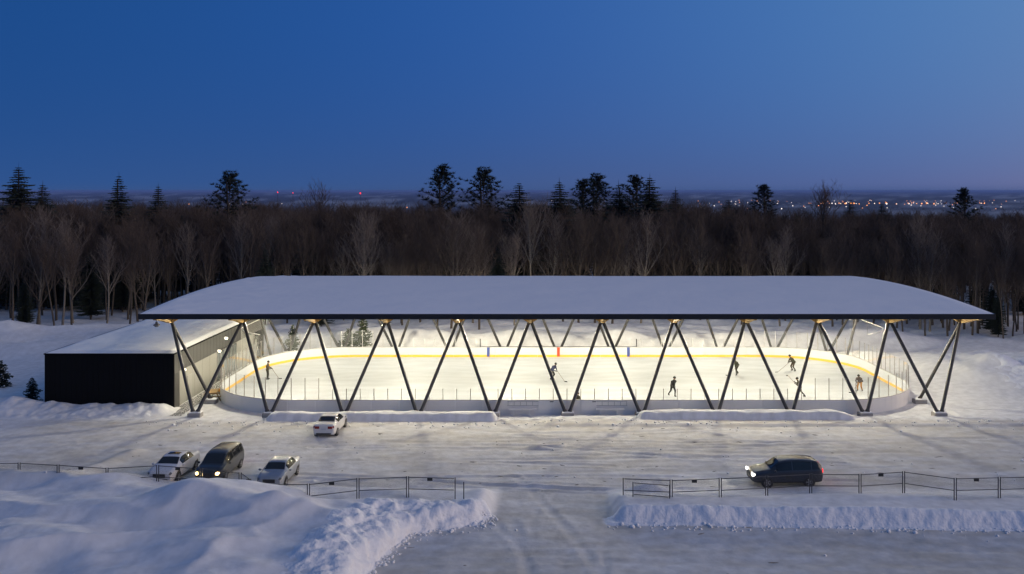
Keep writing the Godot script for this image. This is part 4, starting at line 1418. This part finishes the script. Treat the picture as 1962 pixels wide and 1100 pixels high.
func hull_patch(m: MB, st: Array, u0: float, u1: float, v0: float, v1: float, nu: int, nv: int, off: float, sg: float) -> void:
	var base := m.v.size()
	for i in nu + 1:
		for j in nv + 1:
			var u := lerpf(u0, u1, float(i) / nu); var v := lerpf(v0, v1, float(j) / nv)
			var e := 0.02
			var p := hull(st, u, v, sg)
			var du := hull(st, minf(u + e, st.size() - 1.0), v, sg) - hull(st, maxf(u - e, 0), v, sg)
			var dv := hull(st, u, minf(v + e, 8.0), sg) - hull(st, u, maxf(v - e, 0), sg)
			var n := dv.cross(du).normalized() * sg
			if n.length() < 0.5: n = Vector3.UP if v > 4 else Vector3.DOWN
			if n.dot(Vector3(0, p.y - 0.75, p.z)) < 0: n = -n
			m.vert(p + n * off, n)
	for i in nu:
		for j in nv:
			var k := base + i * (nv + 1) + j
			if sg > 0:
				m.face(k, k + nv + 2, k + 1); m.face(k, k + nv + 1, k + nv + 2)
			else:
				m.face(k, k + 1, k + nv + 2); m.face(k, k + nv + 2, k + nv + 1)

func car(called: String, label: String, category: String, st: Array, P: Dictionary, body: Material, at: Vector3, heading: Vector3, size := 1.0) -> void:
	# the model points along +x; P holds where windows, wheels and lamps sit along the stations
	var o := thing(called, label, category, at, atan2(-heading.z, heading.x))
	o.scale = Vector3.ONE * size
	var N := st.size() - 1.0
	var b := MB.new()
	for sg in [-1.0, 1.0]: hull_patch(b, st, 0, N, 0, 8, int(N) * 4, 24, 0.0, sg)
	for e in [0.0, N]:
		var c := b.vert(Vector3(st[int(e)][0], 0.6, 0), Vector3(signf(e - 1), 0, 0))
		var ring := []
		for j in 25: ring.append(b.vert(hull(st, e, j / 3.0, 1), Vector3(signf(e - 1), 0, 0)))
		for j in 25: ring.append(b.vert(hull(st, e, (24 - j) / 3.0, -1), Vector3(signf(e - 1), 0, 0)))
		for j in ring.size() - 1:
			if e > 0: b.face(c, ring[j + 1], ring[j])
			else: b.face(c, ring[j], ring[j + 1])
	put("body", b, body, o)
	# glass
	var m := MB.new()
	for sg in [-1.0, 1.0]: hull_patch(m, st, P.screen[0], P.screen[1], 6.15, 8, 6, 6, 0.012, sg)
	put("windscreen", m, M.car_glass, o)
	m = MB.new()
	for sg in [-1.0, 1.0]: hull_patch(m, st, P.rear[0], P.rear[1], 6.15, 8, 6, 6, 0.012, sg)
	put("rear_window", m, M.car_glass, o)
	for w in P.sides:
		for sg in [-1.0, 1.0]:
			m = MB.new()
			hull_patch(m, st, w[0], w[1], 4.2, 5.85, 8, 5, 0.012, sg)
			put("side_window", m, M.car_glass, o)
	if P.has("sunroof"):
		m = MB.new()
		for sg in [-1.0, 1.0]: hull_patch(m, st, P.sunroof[0], P.sunroof[1], 7.1, 8, 4, 3, 0.01, sg)
		put("sunroof", m, M.car_glass, o)
	# door seams and sill
	for u in P.seams:
		for sg in [-1.0, 1.0]:
			m = MB.new()
			hull_patch(m, st, u - 0.008, u + 0.008, 2.2, 4.2, 1, 6, 0.004, sg)
			put("door_seam", m, M.dark_plastic, o)
	for sg in [-1.0, 1.0]:
		m = MB.new()
		hull_patch(m, st, 1.2, N - 1.2, 1.2, 2.0, 12, 3, 0.006, sg)
		put("sill", m, M.dark_plastic, o)
		# lamps
		m = MB.new()
		hull_patch(m, st, N - 0.85, N - 0.02, 4.0, 5.3, 5, 4, 0.012, sg)
		var hl := put("headlight", m, P.head, o)
		if P.head != M.lens:
			m = MB.new()
			m.lathe(Vector3(st[-1][0] + 0.0, P.lamp_y, sg * P.lamp_z), [[0.0, -0.01], [0.1, 0.0], [0.1, 0.05], [0.0, 0.07]], 12, Basis(Vector3(0, 0, 1), Vector3(1, 0, 0), Vector3(0, 1, 0)))
			put("lamp_bulb", m, P.head, hl)
			var l := SpotLight3D.new()
			l.name = "beam"
			l.light_color = P.beam; l.light_energy = 2.5; l.spot_angle = 38; l.spot_range = 60; l.spot_attenuation = 2.0; l.light_size = 0.08; l.shadow_enabled = true
			l.position = Vector3(st[-1][0] + 0.12, P.lamp_y, sg * P.lamp_z)
			l.basis = Basis.looking_at(Vector3(1, -0.12, 0))
			o.add_child(l)
		m = MB.new()
		hull_patch(m, st, 0.0, 0.75, 3.7, 4.9, 4, 4, 0.012, sg)
		m.box(Vector3(st[0][0] - 0.015, P.tail_y, sg * 0.52), Vector3(0.05, 0.2, 0.36), 0.01)
		put("tail_light", m, P.tail, o)
		# mirror
		m = MB.new()
		m.box(Vector3(P.mirror, P.mirror_y, sg * (st[5][3] + 0.12)), Vector3(0.12, 0.14, 0.2), 0.04)
		put("mirror", m, P.get("mirror_mat", body), o)
		# wheels in dark wells
		for x in P.wheels:
			var wl := MB.new()
			var ax := Basis(Vector3(1, 0, 0), Vector3(0, 0, sg), Vector3(0, -sg, 0))
			wl.lathe(Vector3(x, 0.36, sg * (P.track - 0.25)), [[0.0, 0.2], [0.4, 0.2], [0.4, 0.268], [0.33, 0.27], [0.0, 0.27]], 24, ax)
			var well := put("wheel_well", wl, M.dark_plastic, o)
			var ty := MB.new()
			ty.lathe(Vector3(x, 0.33, sg * (P.track - 0.2)), [[0.0, 0.0], [0.3, 0.0], [0.33, 0.04], [0.33, 0.2], [0.3, 0.24], [0.22, 0.24]], 24, ax)
			put("tyre", ty, M.tyre, well)
			var rm := MB.new()
			rm.lathe(Vector3(x, 0.33, sg * (P.track - 0.2)), [[0.22, 0.235], [0.2, 0.21], [0.06, 0.22], [0.0, 0.24]], 20, ax)
			for q in 5:
				var a := q * TAU / 5
				rm.box(Vector3(x + cos(a) * 0.12, 0.33 + sin(a) * 0.12, sg * (P.track + 0.025)), Vector3(0.19, 0.05, 0.02), 0.006, Basis(Vector3(0, 0, 1), a))
			put("rim", rm, M.rim, well)
	m = MB.new()
	m.box(Vector3(st[-1][0] + 0.01, P.grille_y, 0), Vector3(0.05, 0.24, 0.82), 0.015)
	put("grille", m, M.dark_plastic, o)
	m = MB.new()
	m.box(Vector3(st[-1][0] + 0.005, P.grille_y - 0.27, 0), Vector3(0.05, 0.13, 1.15), 0.015)
	put("air_intake", m, M.dark_plastic, o)
	m = MB.new()
	m.box(Vector3(st[0][0] - 0.02, P.tail_y - 0.12, 0), Vector3(0.02, 0.12, 0.4), 0.005)
	put("number_plate", m, M.plate, o)
	m = MB.new()
	m.box(Vector3(st[0][0] - 0.0, 0.36, 0), Vector3(0.06, 0.12, 1.2), 0.02)
	put("bumper_trim", m, M.dark_plastic, o)

func build_cars() -> void:
	var sedan := [[-2.3, 0.34, 0.86, 0.74, 0.98, 0.62], [-2.2, 0.26, 0.96, 0.86, 1.08, 0.72], [-1.8, 0.22, 0.99, 0.90, 1.12, 0.73], [-1.5, 0.22, 0.99, 0.915, 1.15, 0.69], [-0.8, 0.2, 0.98, 0.925, 1.43, 0.60], [-0.15, 0.2, 0.97, 0.925, 1.47, 0.61], [0.4, 0.2, 0.96, 0.92, 1.41, 0.60], [1.1, 0.2, 0.95, 0.91, 1.07, 0.71], [1.65, 0.22, 0.90, 0.90, 1.01, 0.70], [2.12, 0.24, 0.80, 0.85, 0.91, 0.64], [2.3, 0.3, 0.66, 0.74, 0.78, 0.56]]
	var sp := {"screen": [6.1, 6.95], "rear": [3.05, 3.95], "sides": [[3.55, 4.62], [4.7, 6.45]], "seams": [4.66, 6.5], "wheels": [-1.38, 1.4], "track": 0.905, "mirror": 0.85, "mirror_y": 1.0, "tail_y": 0.86, "grille_y": 0.64, "head": M.lens, "tail": M.tail_red, "lamp_y": 0.68, "lamp_z": 0.62, "beam": Color.WHITE, "sunroof": [4.75, 5.6]}
	var sp2 := sp.duplicate()
	sp2.erase("sunroof")
	var g := func(x: float, d: float) -> float: return ground_h(x, d) + 0.0
	car("parked_sedan", "white sedan with dark sunroof parked at the row's left end", "car", sedan, sp, paint(0.62, 0.62, 0.63, 0.0), Vector3(-25.75, g.call(-25.75, 61.0), -61.0), Vector3(-0.06, 0, 1), 0.95)
	car("parked_sedan", "silver-blue sedan parked at the right of the front row", "car", sedan, sp2, paint(0.3, 0.32, 0.35, 0.55), Vector3(-18.75, g.call(-18.75, 59.9), -59.9), Vector3(-0.03, 0, 1), 0.91)
	car("parked_sedan", "white sedan parked alone near the boards with its back to the viewer", "car", sedan, sp2, paint(0.6, 0.6, 0.6, 0.0), Vector3(-18.1, g.call(-18.1, 72.2), -72.2), Vector3(0.04, 0, -1), 0.92)
	var van := [[-2.5, 0.4, 0.95, 0.82, 1.1, 0.74], [-2.42, 0.3, 1.05, 0.90, 1.55, 0.70], [-2.2, 0.26, 1.06, 0.95, 1.7, 0.72], [-1.4, 0.24, 1.06, 0.97, 1.76, 0.72], [-0.5, 0.24, 1.05, 0.98, 1.78, 0.72], [0.3, 0.24, 1.04, 0.98, 1.75, 0.71], [0.8, 0.24, 1.02, 0.97, 1.62, 0.70], [1.6, 0.24, 0.98, 0.96, 1.16, 0.74], [2.0, 0.25, 0.90, 0.94, 1.04, 0.72], [2.35, 0.27, 0.78, 0.87, 0.9, 0.64], [2.5, 0.32, 0.62, 0.76, 0.74, 0.54]]
	var vp := {"screen": [5.9, 6.95], "rear": [0.55, 1.0], "sides": [[1.5, 2.75], [2.85, 4.45], [4.55, 6.4]], "seams": [2.8, 4.5, 6.5], "wheels": [-1.5, 1.52], "track": 0.955, "mirror": 1.15, "mirror_y": 1.12, "tail_y": 1.02, "grille_y": 0.66, "head": M.head_lit, "tail": M.tail_lit, "lamp_y": 0.74, "lamp_z": 0.7, "beam": Color(1, 0.85, 0.6)}
	car("minivan", "black minivan with glowing yellow headlights parked between two sedans", "van", van, vp, paint(0.012, 0.012, 0.012, 0.2), Vector3(-22.9, g.call(-22.9, 61.3), -61.3), Vector3(-0.04, 0, 1), 0.9)
	var suv := [[-2.3, 0.42, 0.95, 0.78, 1.08, 0.70], [-2.22, 0.32, 1.05, 0.88, 1.35, 0.70], [-1.95, 0.28, 1.06, 0.93, 1.6, 0.70], [-1.3, 0.26, 1.05, 0.945, 1.68, 0.70], [-0.5, 0.26, 1.04, 0.95, 1.71, 0.69], [0.2, 0.26, 1.02, 0.95, 1.66, 0.68], [0.55, 0.26, 1.01, 0.945, 1.55, 0.67], [1.15, 0.26, 0.98, 0.94, 1.15, 0.72], [1.7, 0.28, 0.93, 0.93, 1.07, 0.72], [2.15, 0.3, 0.82, 0.87, 0.95, 0.64], [2.3, 0.36, 0.68, 0.76, 0.8, 0.54]]
	var up := vp.duplicate()
	up.merge({"rear": [0.75, 1.6], "sides": [[1.6, 2.6], [2.7, 4.3], [4.4, 6.4]], "seams": [2.65, 4.35, 6.5], "wheels": [-1.35, 1.4], "track": 0.925, "mirror": 0.9, "mirror_y": 1.1, "tail_y": 1.0, "grille_y": 0.74, "head": M.head_white, "lamp_y": 0.85, "lamp_z": 0.66, "beam": Color(1, 0.97, 0.9)}, true)
	car("moving_suv", "dark blue-black SUV with lights on crossing the car park behind the fence", "car", suv, up, paint(0.012, 0.016, 0.026, 0.3), Vector3(12.9, g.call(12.9, 59.4), -59.4), Vector3(-1, 0, 0.05), 0.95)

# ---------------------------------------------------------------- people
class Field:
	# distances to tapered bones on a grid, joined smoothly, meshed as surface nets
	var lo: Vector3
	var cell: float
	var nx: int
	var ny: int
	var nz: int
	var f: PackedFloat32Array
	var who: PackedColorArray
	func _init(a: Vector3, e: Vector3, c: float) -> void:
		lo = a; cell = c
		nx = int((e.x - a.x) / c) + 2; ny = int((e.y - a.y) / c) + 2; nz = int((e.z - a.z) / c) + 2
		f.resize(nx * ny * nz); f.fill(1.0)
		who.resize(nx * ny * nz)
	func bone(a: Vector3, e: Vector3, ra: float, rb: float, col: Color, k := 0.04, sq := Vector3.ONE) -> void:
		var r := maxf(ra, rb) + cell * 2.5 + k
		var mn := a.min(e) - Vector3.ONE * r - lo; var mx := a.max(e) + Vector3.ONE * r - lo
		var ab := e - a
		var l2 := maxf(ab.length_squared(), 1e-8)
		for z in range(maxi(0, int(mn.z / cell)), mini(nz - 1, int(mx.z / cell) + 1) + 1):
			for y in range(maxi(0, int(mn.y / cell)), mini(ny - 1, int(mx.y / cell) + 1) + 1):
				for x in range(maxi(0, int(mn.x / cell)), mini(nx - 1, int(mx.x / cell) + 1) + 1):
					var p := lo + Vector3(x, y, z) * cell
					var t := clampf((p - a).dot(ab) / l2, 0, 1)
					var d := ((p - a - ab * t) * sq).length() - lerpf(ra, rb, t)
					var i := (z * ny + y) * nx + x
					var o := f[i]
					if d < o + 0.02: who[i] = col if d < o else who[i]
					var h := maxf(k - absf(d - o), 0.0) / k
					f[i] = minf(d, o) - h * h * k * 0.25
	func at(x: int, y: int, z: int) -> float:
		return f[(z * ny + y) * nx + x]
	func into(b: MB) -> void:
		var id := {}
		for z in nz - 1:
			for y in ny - 1:
				for x in nx - 1:
					var s := 0; var m := 0
					var sum := Vector3.ZERO; var cnt := 0
					var v := [at(x, y, z), at(x + 1, y, z), at(x, y + 1, z), at(x + 1, y + 1, z), at(x, y, z + 1), at(x + 1, y, z + 1), at(x, y + 1, z + 1), at(x + 1, y + 1, z + 1)]
					for q in 8:
						if v[q] < 0: m += 1
					if m == 0 or m == 8: continue
					for e in [[0, 1], [2, 3], [4, 5], [6, 7], [0, 2], [1, 3], [4, 6], [5, 7], [0, 4], [1, 5], [2, 6], [3, 7]]:
						var a: float = v[e[0]]; var c: float = v[e[1]]
						if (a < 0) == (c < 0): continue
						var t := a / (a - c)
						var p0 := Vector3(e[0] & 1, (e[0] >> 1) & 1, e[0] >> 2); var p1 := Vector3(e[1] & 1, (e[1] >> 1) & 1, e[1] >> 2)
						sum += p0.lerp(p1, t); cnt += 1
					var g := Vector3(v[1] + v[3] + v[5] + v[7] - v[0] - v[2] - v[4] - v[6], v[2] + v[3] + v[6] + v[7] - v[0] - v[1] - v[4] - v[5], v[4] + v[5] + v[6] + v[7] - v[0] - v[1] - v[2] - v[3])
					b.col = who[(z * ny + y) * nx + x]
					id[(z * ny + y) * nx + x] = b.vert(lo + (Vector3(x, y, z) + sum / cnt) * cell, g.normalized())
		for z in range(1, nz - 1):
			for y in range(1, ny - 1):
				for x in range(1, nx - 1):
					var a := at(x, y, z) < 0
					var i := (z * ny + y) * nx + x
					for q in 3:
						var c := (at(x + 1, y, z) if q == 0 else at(x, y + 1, z) if q == 1 else at(x, y, z + 1)) < 0
						if a == c: continue
						var u: int = [nx, nx * ny, 1][q]; var w: int = [nx * ny, 1, nx][q]
						var k := [i - u - w, i - w, i, i - u]
						if not (id.has(k[0]) and id.has(k[1]) and id.has(k[2]) and id.has(k[3])): continue
						if a:
							b.face(id[k[0]], id[k[1]], id[k[2]]); b.face(id[k[0]], id[k[2]], id[k[3]])
						else:
							b.face(id[k[0]], id[k[2]], id[k[1]]); b.face(id[k[0]], id[k[3]], id[k[2]])

var head_mb: MB
var hand_mb: MB

func make_body_parts() -> void:
	var skin := Color(0.42, 0.26, 0.18)
	head_mb = MB.new()
	var f := Field.new(Vector3(-0.14, -0.16, -0.15), Vector3(0.14, 0.17, 0.16), 0.011)
	f.bone(Vector3(0, 0.04, -0.01), Vector3(0, 0.02, 0.0), 0.1, 0.095, skin, 0.03, Vector3(1.2, 0.9, 1.0))
	f.bone(Vector3(0, -0.03, 0.03), Vector3(0, -0.085, 0.045), 0.07, 0.035, skin, 0.04)
	f.bone(Vector3(0, 0.005, 0.09), Vector3(0, -0.025, 0.118), 0.012, 0.015, skin, 0.015)
	f.bone(Vector3(0, -0.08, -0.01), Vector3(0, -0.15, -0.02), 0.055, 0.06, skin, 0.03)
	for sg in [-1.0, 1.0]:
		f.bone(Vector3(sg * 0.085, 0.02, -0.01), Vector3(sg * 0.087, -0.025, -0.005), 0.016, 0.012, skin, 0.012)
		f.bone(Vector3(sg * 0.032, 0.012, 0.092), Vector3(sg * 0.04, 0.012, 0.09), 0.008, 0.008, Color(0.03, 0.025, 0.02), 0.005)
	f.bone(Vector3(-0.022, -0.055, 0.092), Vector3(0.022, -0.055, 0.092), 0.007, 0.007, Color(0.3, 0.1, 0.09), 0.008)
	f.into(head_mb)
	hand_mb = MB.new()
	var gl := Color(0.03, 0.03, 0.032)
	var h := Field.new(Vector3(-0.07, -0.14, -0.07), Vector3(0.08, 0.06, 0.09), 0.008)
	h.bone(Vector3(0, 0.04, 0), Vector3(0, -0.04, 0.0), 0.035, 0.04, gl, 0.02, Vector3(0.85, 1, 1.3))
	for q in 4:
		var x := -0.034 + q * 0.0225
		var l: float = [0.85, 1.0, 0.95, 0.75][q]
		h.bone(Vector3(x, -0.05, 0), Vector3(x, -0.05 - 0.04 * l, 0.018), 0.0105, 0.01, gl, 0.006)
		h.bone(Vector3(x, -0.05 - 0.04 * l, 0.018), Vector3(x, -0.045 - 0.03 * l, 0.05), 0.01, 0.009, gl, 0.006)
	h.bone(Vector3(0.03, 0.0, 0.01), Vector3(0.052, -0.03, 0.035), 0.013, 0.011, gl, 0.01)
	h.bone(Vector3(0.052, -0.03, 0.035), Vector3(0.035, -0.045, 0.055), 0.011, 0.009, gl, 0.008)
	h.into(hand_mb)

func person(label: String, at: Vector3, turn: float, tall: float, P: Dictionary) -> Node3D:
	# P: joints in a 1.75 m body facing +z
	var o := thing("person", label, "person", at, turn, "people on the ice")
	var coat: Color = P.coat; var legs: Color = P.legs; var boot := Color(0.02, 0.02, 0.02)
	var hip: Vector3 = P.hip; var chest: Vector3 = P.chest; var neck: Vector3 = chest + (chest - hip).normalized() * 0.22
	var sideways := Vector3(1, 0, 0)
	var f := Field.new(Vector3(-0.75, -0.02, -0.75), Vector3(0.75, 1.85, 0.75), 0.026)
	f.bone(hip, chest, 0.155, 0.175, coat, 0.06, Vector3(0.9, 1, 1.2))
	f.bone(chest, neck, 0.17, 0.08, coat, 0.08)
	f.bone(neck - Vector3(0, 0.03, 0), neck + (chest - hip).normalized() * 0.09, 0.065, 0.06, coat, 0.03)
	f.bone(hip + Vector3(0.08, 0.02, 0), hip + Vector3(-0.08, 0.02, 0), 0.14, 0.14, coat, 0.04)
	for s in 2:
		var sg := -1.0 if s == 0 else 1.0
		var sh := chest + sideways * sg * 0.19 + (chest - hip).normalized() * 0.1
		var el: Vector3 = P.elbow[s]; var ha: Vector3 = P.hand[s]
		f.bone(chest + sideways * sg * 0.1 + Vector3(0, 0.08, 0), sh, 0.1, 0.085, coat, 0.05)
		f.bone(sh, el, 0.078, 0.062, coat, 0.03)
		f.bone(el, ha, 0.062, 0.045, coat, 0.03)
		var hj := hip + sideways * sg * 0.1
		var kn: Vector3 = P.knee[s]; var an: Vector3 = P.ankle[s]
		f.bone(hj, kn, 0.105, 0.072, legs, 0.04)
		f.bone(kn, an, 0.07, 0.052, legs, 0.03)
		f.bone(an, an + Vector3(0, -0.04, 0.0), 0.055, 0.05, boot, 0.02)
		f.bone(an + Vector3(0, -0.045, -0.04), an + Vector3(sg * 0.02, -0.05, 0.16), 0.042, 0.034, boot, 0.02)
	var b := MB.new()
	f.into(b)
	var hd: Vector3 = neck + (chest - hip).normalized() * 0.08 + P.get("look", Vector3(0, 0.1, 0.03))
	var hb := Basis(Vector3(0, 1, 0), P.get("yaw", 0.0)) * Basis(Vector3(1, 0, 0), P.get("nod", 0.2))
	b.add(head_mb, Transform3D(hb, hd))
	for s in 2:
		var ha: Vector3 = P.hand[s]
		var d: Vector3 = (ha - P.elbow[s]).normalized()
		var z := Vector3(0, 0, 1) if absf(d.z) < 0.9 else Vector3(0, 1, 0)
		var yy := -d
		var xx := yy.cross(z).normalized()
		b.add(hand_mb, Transform3D(Basis(xx * (1.0 if s == 1 else -1.0), yy, xx.cross(yy)), ha + d * 0.05))
	put("body", b, M.vc, o)
	var h := MB.new()
	h.col = P.hat
	h.lathe(hd + hb * Vector3(0, 0.035, -0.005), [[0.117, -0.02], [0.12, 0.03], [0.105, 0.075], [0.07, 0.112], [0.0, 0.125]], 16, hb)
	h.lathe(hd + hb * Vector3(0, 0.035, -0.005), [[0.124, -0.03], [0.126, 0.01], [0.118, 0.02]], 16, hb)
	if P.get("helmet", false): h.box(hd + hb * Vector3(0, 0.03, 0.11), Vector3(0.16, 0.03, 0.04), 0.01, hb)
	put("hat", h, M.vc, o)
	for s in 2:
		var an: Vector3 = P.ankle[s]
		var sk := MB.new()
		sk.box(an + Vector3(0, -0.115, 0.04), Vector3(0.012, 0.05, 0.27), 0.004)
		put("skate_blade", sk, M.rim, o)
	o.scale = Vector3.ONE * tall / 1.75
	return o

func hockey_stick(owner_: Node3D, label: String, top: Vector3, heel: Vector3, toe: Vector3) -> void:
	# given in the holder's own axes, but a thing of its own
	var t := owner_.transform
	var s := thing("hockey_stick", label, "hockey stick", Vector3.ZERO, 0, "hockey sticks")
	var m := MB.new()
	m.tube(t * top, t * heel, 0.017, 0.017, 6, true)
	put("shaft", m, M.stick, s)
	var b := MB.new()
	var p := t * heel; var q := t * toe
	var d := (q - p).normalized()
	b.box((p + q) * 0.5, Vector3(0.016, 0.08, p.distance_to(q)), 0.005, Basis.looking_at(d))
	put("blade", b, M.dark_plastic, s)

func build_people() -> void:
	make_body_parts()
	var dark := Color(0.025, 0.024, 0.022); var brown := Color(0.06, 0.045, 0.03); var olive := Color(0.05, 0.05, 0.035)
	var stand := {"hip": Vector3(0, 0.95, 0), "chest": Vector3(0, 1.28, 0.03), "elbow": [Vector3(-0.3, 1.12, 0.02), Vector3(0.3, 1.12, 0.02)], "hand": [Vector3(-0.26, 0.92, 0.18), Vector3(0.26, 0.92, 0.18)], "knee": [Vector3(-0.13, 0.53, 0.05), Vector3(0.13, 0.53, 0.05)], "ankle": [Vector3(-0.15, 0.14, 0), Vector3(0.15, 0.14, 0)], "coat": dark, "legs": dark, "hat": dark}
	var lean := {"hip": Vector3(0, 0.9, -0.1), "chest": Vector3(0, 1.18, 0.14), "elbow": [Vector3(-0.3, 1.0, 0.25), Vector3(0.32, 1.02, 0.2)], "hand": [Vector3(-0.12, 0.9, 0.45), Vector3(0.12, 0.98, 0.38)], "knee": [Vector3(-0.16, 0.5, 0.12), Vector3(0.16, 0.5, 0.1)], "ankle": [Vector3(-0.2, 0.14, -0.08), Vector3(0.2, 0.14, -0.12)], "coat": dark, "legs": dark, "hat": dark, "nod": 0.5}
	var stride := {"hip": Vector3(0, 0.92, 0), "chest": Vector3(0, 1.23, 0.12), "elbow": [Vector3(-0.3, 1.08, 0.2), Vector3(0.3, 1.08, -0.12)], "hand": [Vector3(-0.27, 0.9, 0.36), Vector3(0.34, 0.84, -0.16)], "knee": [Vector3(-0.12, 0.52, -0.08), Vector3(0.12, 0.54, 0.2)], "ankle": [Vector3(-0.14, 0.2, -0.38), Vector3(0.13, 0.14, 0.16)], "coat": dark, "legs": dark, "hat": dark}
	var mk := func(base: Dictionary, extra: Dictionary) -> Dictionary:
		var q := base.duplicate()
		q.merge(extra, true)
		return q
	var up := 0.0
	# heights of skates: ankle 0.14 keeps the blade on the ice
	var p := person("person in dark clothes with a stick beside the left end net", Vector3(-28.2, up, -91.2), PI / 2, 1.75, mk.call(stand, {"coat": brown, "elbow": [Vector3(-0.34, 1.12, 0.08), Vector3(0.34, 1.14, 0.1)], "hand": [Vector3(-0.3, 1.1, 0.3), Vector3(0.3, 1.05, 0.28)]}))
	hockey_stick(p, "hockey stick held by the person beside the left end net", Vector3(0.28, 1.2, 0.24), Vector3(0.38, 0.03, 1.0), Vector3(0.4, 0.04, 1.28))
	p = person("skater in a blue-black jacket reaching a stick forward at centre ice", Vector3(-0.9, up, -91.2), 0.9, 1.78, mk.call(lean, {"coat": Color(0.025, 0.035, 0.08), "legs": dark}))
	hockey_stick(p, "hockey stick reaching out from the centre ice skater", Vector3(0.1, 1.02, 0.34), Vector3(-0.1, 0.03, 1.5), Vector3(-0.1, 0.04, 1.8))
	person("skater striding in dark clothes without a stick near the close boards", Vector3(9.5, up, -83.7), 0.5, 1.82, mk.call(stride, {"coat": Color(0.02, 0.022, 0.02)}))
	p = person("skater gliding in dark clothes right of the ice's middle", Vector3(17.2, up, -93.4), -0.9, 1.72, mk.call(stride, {"coat": olive, "hand": [Vector3(-0.22, 0.95, 0.3), Vector3(0.24, 0.95, 0.28)], "elbow": [Vector3(-0.3, 1.08, 0.05), Vector3(0.3, 1.08, 0.02)]}))
	hockey_stick(p, "hockey stick held low by the gliding skater", Vector3(0.3, 1.0, 0.26), Vector3(-0.35, 0.04, 0.9), Vector3(-0.6, 0.04, 0.95))
	p = person("skater in an olive coat leaning over a stick at the far right", Vector3(23.3, up, -95.5), -1.2, 1.78, mk.call(lean, {"coat": olive, "legs": brown}))
	hockey_stick(p, "hockey stick stretched out by the olive-coated skater", Vector3(0.1, 1.02, 0.34), Vector3(-0.05, 0.03, 1.75), Vector3(-0.05, 0.04, 2.05))
	p = person("dark skater swinging a raised stick near the close boards at right", Vector3(20.6, up, -83.3), -1.9, 1.76, mk.call(stride, {"coat": olive, "hand": [Vector3(-0.1, 1.3, 0.42), Vector3(0.16, 1.2, 0.36)], "elbow": [Vector3(-0.3, 1.16, 0.25), Vector3(0.32, 1.08, 0.15)]}))
	hockey_stick(p, "hockey stick swung up in the air at the near right boards", Vector3(0.22, 1.12, 0.3), Vector3(-0.55, 1.75, 1.05), Vector3(-0.75, 1.72, 1.25))
	p = person("skater in orange trousers by the rounded right end boards", Vector3(26.7, up, -85.9), -0.6, 1.68, mk.call(lean, {"coat": brown, "legs": Color(0.5, 0.23, 0.02)}))
	hockey_stick(p, "hockey stick held by the skater in orange trousers", Vector3(0.1, 1.02, 0.34), Vector3(-0.4, 0.03, 1.2), Vector3(-0.65, 0.04, 1.25))
	person("child in dark clothes peering over the near boards at the centre gate", Vector3(0.95, up, -79.0), 2.6, 1.3, mk.call(stand, {"coat": olive}))

func _ready() -> void:
	set_view()
	make_materials()
	build_ground()
	build_far()
	build_rink()
	build_canopy()
	build_lamps()
	build_service()
	build_banks()
	build_trees()
	build_fences()
	build_cars()
	build_people()
	clods()
